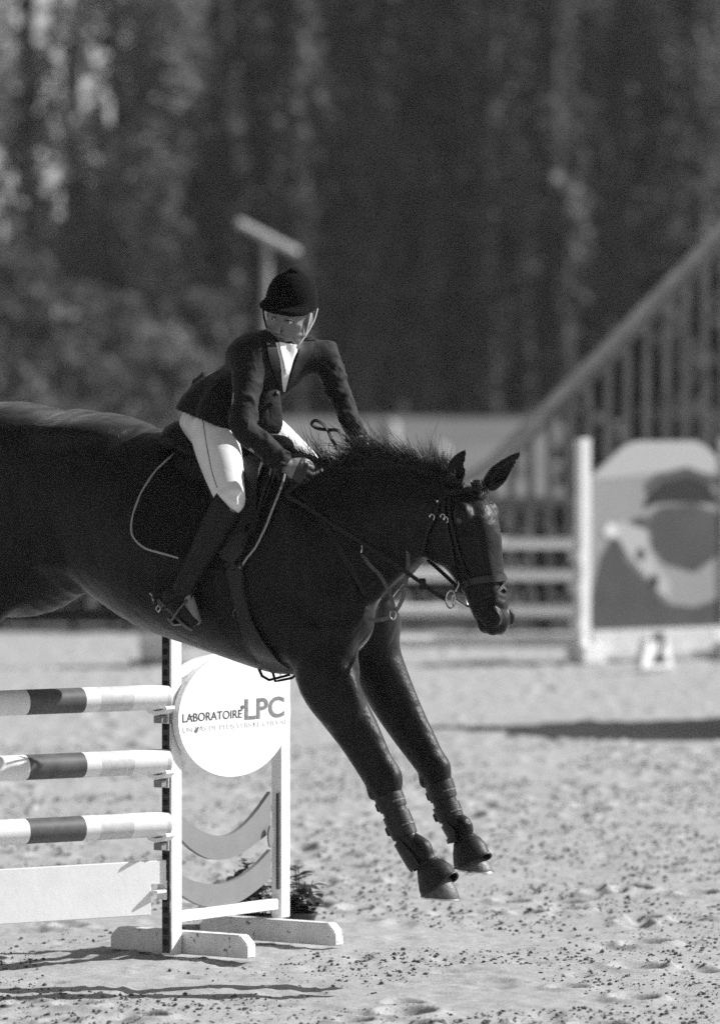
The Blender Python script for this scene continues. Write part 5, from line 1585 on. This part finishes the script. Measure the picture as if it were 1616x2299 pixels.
# picket wing with a sloping rail, right
def PK(px, py, y): return W(px, py, y)
YP = 27.2
pick = empty('picket_wing', PK(1300, 1300, YP) * 1.0); pick.location.z = 0
tag(pick, 'tall dark picket panel with a sloping top rail rising to the right', 'picket panel')
rail = [(1000, 1090), (1085, 1048), (1150, 985), (1230, 905), (1330, 805), (1420, 712), (1490, 640), (1560, 568), (1660, 465)]
pts = [PK(x, y + 6, YP) for x, y in rail]
MB().ribbon([Vector(q) for q in spline([tuple(p) for p in pts], 4)], Vector((0, -1, 0)), .10, .07).build('top_rail', M['railwood'], pick)
pts = [PK(x, y + 42, YP + .02) for x, y in rail]
MB().ribbon([Vector(q) for q in spline([tuple(p) for p in pts], 4)], Vector((0, -1, 0)), .06, .04).build('under_rail', M['darkwood'], pick)
xs = [p[0] for p in rail]; ys = [p[1] for p in rail]
px = 1060
while px < 1660:
    ytop = np.interp(px, xs, ys) + 46
    a = PK(px, ytop, YP + .05)
    MB().box((a.x - .031, YP + .045, .03), (a.x + .031, YP + .07, a.z)).build('slat', M['darkwood'], pick)
    px += 43.5
a, b = PK(1040, 1124, YP), PK(1660, 1124, YP)
MB().box((a.x, YP + .005, a.z - .035), (b.x, YP + .043, a.z + .035)).build('middle_rail', M['darkwood'], pick)
MB().box((a.x, YP + .005, .12), (b.x, YP + .043, .2)).build('bottom_rail', M['darkwood'], pick)

# ---- the second jump
J2 = 22.3
def Q(px, py, y=J2): return W(px, py, y)
w2 = empty('jump_wing', Q(1308, 1485)); w2.location.z = 0
tag(w2, 'blurred white jump wing with a picture panel, beyond the horse\'s head', 'jump wing')
a, b = Q(1294, 985), Q(1321, 1480)
MB().box((a.x, J2 - .04, 0), (b.x, J2 + .04, a.z)).build('post', M['white'], w2, bevel=.006)
a, b = Q(1285, 1440), Q(1348, 1482)
MB().box((a.x, J2 - .12, 0), (b.x + .0, J2 + .12, .14)).build('foot', M['white'], w2, bevel=.006)
c0, c1 = Q(1705, 985), Q(1735, 1480)
MB().box((c0.x, J2 - .04, 0), (c1.x, J2 + .04, c0.z)).build('post', M['white'], w2, bevel=.006)
MB().box((c0.x - .06, J2 - .3, 0), (c0.x + .14, J2 + .3, .14)).build('foot', M['white'], w2, bevel=.006)
M['panel'] = mat('pale_printed_panel', 0.30, 0.55, 0.3, var=.05, vscale=3)
M['panel_top'] = mat('panel_pale_top', 0.45, 0.55, 0.3)
M['panel_dark'] = mat('panel_dark_print', 0.075, 0.55, 0.3, var=.2, vscale=3)
M['panel_black'] = mat('panel_black_print', 0.02, 0.55, 0.3)
M['panel_white'] = mat('panel_white_print', 0.7, 0.55, 0.3)
def flat(name, pts, y, th, m, parent):
    p = [Q(1308 + (x_ - 1308) * 1.26, y_) for x_, y_ in pts]
    return MB().prism([(q.x, q.z) for q in p], 1, y - th, y).build(name, m, parent)
panel = flat('panel', [(1322, 1072), (1392, 1006), (1424, 991), (1560, 991), (1588, 1006), (1621, 1040), (1621, 1412), (1322, 1412)], J2 + .015, .03, M['panel'], w2)
def pr(name, pts, lift, m):      # flat print on the panel
    return flat(name, pts, J2 - .0155 - lift, .002, m, panel)
pr('print_band', [(1323, 1074), (1392, 1008), (1424, 993), (1560, 993), (1587, 1008), (1619, 1042), (1619, 1066), (1500, 1060), (1360, 1076)], .0, M['panel_top'])
pr('print_field', [(1323, 1340), (1345, 1250), (1372, 1205), (1385, 1215), (1400, 1255), (1440, 1300), (1478, 1345), (1500, 1362), (1560, 1370), (1619, 1350), (1619, 1410), (1323, 1410)], .0, M['panel_dark'])
pr('print_shape', [(1350, 1190), (1362, 1172), (1378, 1180), (1395, 1168), (1425, 1166), (1445, 1180), (1450, 1225), (1470, 1275), (1500, 1310), (1500, 1350), (1478, 1335), (1440, 1290), (1404, 1245), (1385, 1212), (1356, 1208)], .0022, M['panel_top'])
pr('print_shape', [(1349, 1196), (1360, 1174), (1378, 1178), (1384, 1200), (1360, 1208)], .0046, M['panel_white'])
pr('print_shape', [(1440, 1145), (1452, 1110), (1480, 1085), (1540, 1070), (1590, 1090), (1615, 1135), (1500, 1130), (1470, 1132)], .0022, M['panel_black'])
pr('print_shape', [(1444, 1088), (1470, 1066), (1540, 1050), (1618, 1080), (1618, 1098), (1540, 1066), (1478, 1083), (1450, 1108)], .0024, M['panel_dark'])
pr('print_shape', [(1456, 1160), (1480, 1140), (1560, 1136), (1618, 1160), (1618, 1250), (1560, 1290), (1490, 1268), (1462, 1230)], .0024, M['panel_dark'])
pr('print_shape', [(1424, 1240), (1436, 1230), (1446, 1244), (1440, 1262), (1426, 1258)], .0046, M['panel_dark'])
pr('print_shape', [(1455, 1300), (1466, 1290), (1476, 1305), (1470, 1325), (1456, 1318)], .0046, M['panel_black'])
pr('print_shape', [(1400, 1172), (1445, 1160), (1456, 1190), (1440, 1188)], .0046, M['panel_dark'])
flat('base_board', [(1322, 1416), (1621, 1416), (1621, 1470), (1322, 1470)], J2 - .0, .05, M['offwhite'], w2)
# poles
for i, (py, th) in enumerate(((1220, 27), (1291, 27), (1371, 27), (1441, 25))):
    a, b = Q(1290, py), Q(330, py)
    r = th / 2 / (F / (J2 + 20))
    pe = empty('jump_pole', a)
    tag(pe, 'blurred white pole of the jump beyond the horse\'s head, %s of four' % ('topmost', 'second from the top', 'third from the top', 'lowest')[i], 'pole', 'white poles of the jump beyond')
    V1, V2 = Vector((0, 1, 0)), UPZ
    segs = [(1290, 1280), (1280, 880), (880, 740), (740, 520), (520, 330)] if i != 3 else [(1290, 1150), (1150, 820), (820, 700), (700, 500), (500, 330)]
    for k, (p0, p1) in enumerate(segs):
        MB().loft([ring(Q(p0, py), V1, V2, r, r, 20), ring(Q(p1, py), V1, V2, r, r, 20)]).build('white_band' if k % 2 == 1 or k == 0 else 'pale_band', M['palestripe'] if (i == 3 and k == 0) else M['white'], pe, True)
    c = Q(1291, py + 24)
    MB().box((c.x - .03, J2 - .06, c.z - .06), (c.x + .005, J2 + .06, c.z + .03)).build('pole_cup', M['palestripe'], w2, bevel=.004)
# left wing of that jump, mostly hidden by the horse
w3 = empty('jump_wing', Q(345, 1480)); w3.location.z = 0
tag(w3, 'blurred white jump stand under the horse\'s belly at the left, mostly hidden', 'jump wing')
a, b = Q(352, 1150), Q(378, 1480)
MB().box((a.x, J2 - .04, 0), (b.x, J2 + .04, a.z)).build('post', M['white'], w3, bevel=.006)
a, b = Q(316, 1418), Q(405, 1478)
MB().box((a.x, J2 - .25, b.z), (b.x, J2 - .05, a.z)).build('foot_box', M['offwhite'], w3, bevel=.01)
a, b = Q(290, 1480), Q(405, 1500)
MB().box((a.x, J2 - .22, 0.0), (b.x, J2 - .04, Q(300, 1480).z - .002)).build('base_block', M['darkwood'], w3, bevel=.01)
w2.rotation_euler.z = math.radians(35)
# number marker in front of the wing
MY = 21.4
nm_ = empty('number_marker', W(1443, 1505, MY)); nm_.location.z = 0
tag(nm_, 'white tapered number marker with a black figure 2 beside the far jump', 'number marker')
def Qm(px, py): return W(px, py, MY)
p = [Qm(*q_) for q_ in ((1384, 1505), (1402, 1440), (1414, 1426), (1472, 1426), (1484, 1440), (1502, 1505))]
zz = [max(q_.z, 0) for q_ in p]
body_poly = [(q_.x, z_) for q_, z_ in zip(p, zz)]
mk_ = MB().prism(body_poly, 1, MY - .14, MY - .07).build('marker_block', M['white'], nm_, bevel=.012)
me = text_mesh('figure', '2', .30, M['ink'], .012, .003)
c = Qm(1424, 1484)
for v_ in me.vertices:
    x_, y_, z_ = v_.co; v_.co = (c.x + x_ * 1.1, MY - .1435 - z_, c.z + y_)
link('figure', me, nm_)
nm_.rotation_euler.z = math.radians(46)
# pale things far off in the meadow
M['farwhite'] = mat('far_white_plastic', 0.36, 0.6, 0.3)
for i, (px0, px1, py0, py1, y, lab) in enumerate(((710, 736, 985, 1050, 70, 'pale far block in the field between the rider\'s arm and the loop of rein'), (850, 895, 945, 1000, 76, 'round pale far bale in the field above the mane'),
        (950, 1005, 995, 1045, 72, 'pale far block in the field just left of the horse\'s ears'), (1155, 1190, 1000, 1120, 64, 'bright far white post seen between the picket slats'))):
    a, b = W(px0, py0, y), W(px1, py1, y); z0 = field_z(y)
    t = empty('field_marker', ((a.x + b.x) / 2, y, z0)); tag(t, lab, 'marker', 'pale markers out in the field')
    w_ = b.x - a.x; h_ = max(a.z - z0, .15)
    n_ = 20
    rings = [ring(Vector(((a.x + b.x) / 2, y, z0 + h_ * k)), Vector((1, 0, 0)), Vector((0, 1, 0)), w_ / 2 * r_, w_ / 2 * r_, n_) for k, r_ in ((0, 1), (.05, 1.04), (.5, .98), (.9, .96), (.97, .85), (1, .5))]
    MB().loft(rings).build('body', M['farwhite'], t, True)
    MB().loft([ring(Vector(((a.x + b.x) / 2, y, z0 + h_ * k)), Vector((1, 0, 0)), Vector((0, 1, 0)), w_ / 2 * 1.06, w_ / 2 * 1.06, n_) for k in (.4, .55)]).build('band', M['palestripe'], t, True)
# lamp on its post
LY = 62
lp = empty('lamp_post', (W(592, 1000, LY).x, LY, field_z(LY))); tag(lp, 'blurred lamp post with a pale tilted flat head above the rider\'s helmet', 'lamp post')
M['lampgrey'] = mat('pale_grey_metal', 0.42, 0.6, 0.4)
tp_ = W(600, 540, LY); bt = Vector((W(592, 1000, LY).x, LY, field_z(LY)))
MB().tube([bt, bt.lerp(tp_, .5), tp_], [.075, .065, .055], 12).build('post', M['lampgrey'], lp, True)
a, b = W(532, 497, LY), W(668, 568, LY)
ax_ = (b - a).normalized(); up_ = Vector((-ax_.z, 0, ax_.x)); up_ = up_ if up_.z > 0 else -up_
yv0 = Vector((0, 1, 0)); up0 = up_
up_ = (up0 * .62 - yv0 * .78).normalized()
m = MB(); yv = (up0 * .78 + yv0 * .62).normalized()
crn = []
for t_, hh_ in ((a, .035), (a.lerp(b, .06), .05), (a.lerp(b, .94), .06), (b, .045)):
    crn.append([t_ + up_ * hh_ - yv * .04, t_ + up_ * hh_ + yv * .04, t_ - up_ * hh_ + yv * .04, t_ - up_ * hh_ - yv * .04])
m.loft(crn).build('lamp_head', M['palestripe'], lp, False, .01)
q0 = a.lerp(b, .5) - yv * .041
m = MB(); m.loft([[q0 + ax_ * (.25 * s1) + up_ * (.035 * s2) for s1, s2 in ((-1, -1), (1, -1), (1, 1), (-1, 1))], [q0 - yv * .012 + ax_ * (.22 * s1) + up_ * (.028 * s2) for s1, s2 in ((-1, -1), (1, -1), (1, 1), (-1, 1))]]).build('lamp_glass', M['palestripe'], lp)
# pale disc added as a bright dot of light among the trees
t = empty('bright_dot', W(1283, 468, 90)); tag(t, 'small pale disc added as a bright dot of light high among the trees at the right', 'bright dot')
c = W(1283, 468, 90)
MB().loft([ring(c + Vector((0, y_, 0)), Vector((1, 0, 0)), UPZ, r_, r_, 16) for y_, r_ in ((-.12, .03), (-.118, .085), (.05, .10), (.06, .05))]).build('box', M['farwhite'], t, True)
MB().tube([c + Vector((0, .05, -.3)), c + Vector((0, .07, .35))], .02, 6).build('batten', M['barkd'], t)

# ---- unseen boards added off the right edge to throw a shadow band on the sand
caster = empty('shadow_boards', (2.78, 14.3, 0)); tag(caster, 'dark boards added out of view on the right to cast a shadow', 'shadow caster')
for k in range(5):
    MB().box((2.75, 13.3 + .42 * k, .05), (2.81, 13.3 + .42 * k + .40, 1.0 + .18 * k)).build('shadow_board', M['fencewood'], caster, bevel=.004)
MB().box((2.70, 13.25, 0), (2.745, 15.4, .12)).build('sill', M['fencewood'], caster)

# ---- air: thin haze added to lift the dark of the far trees
hz = MB().box((-128, -74, -1.2), (128, 245, 46))
M['haze'] = bpy.data.materials.new('haze_air'); M['haze'].use_nodes = True
ht = M['haze'].node_tree; ht.nodes.clear()
pv = ht.nodes.new('ShaderNodeVolumePrincipled'); ho = ht.nodes.new('ShaderNodeOutputMaterial')
pv.inputs['Color'].default_value = (.9, .9, .9, 1); pv.inputs['Density'].default_value = 0.00025
ht.links.new(pv.outputs[0], ho.inputs['Volume'])
haze = hz.build('haze', M['haze']); tag(haze, kind='stuff')
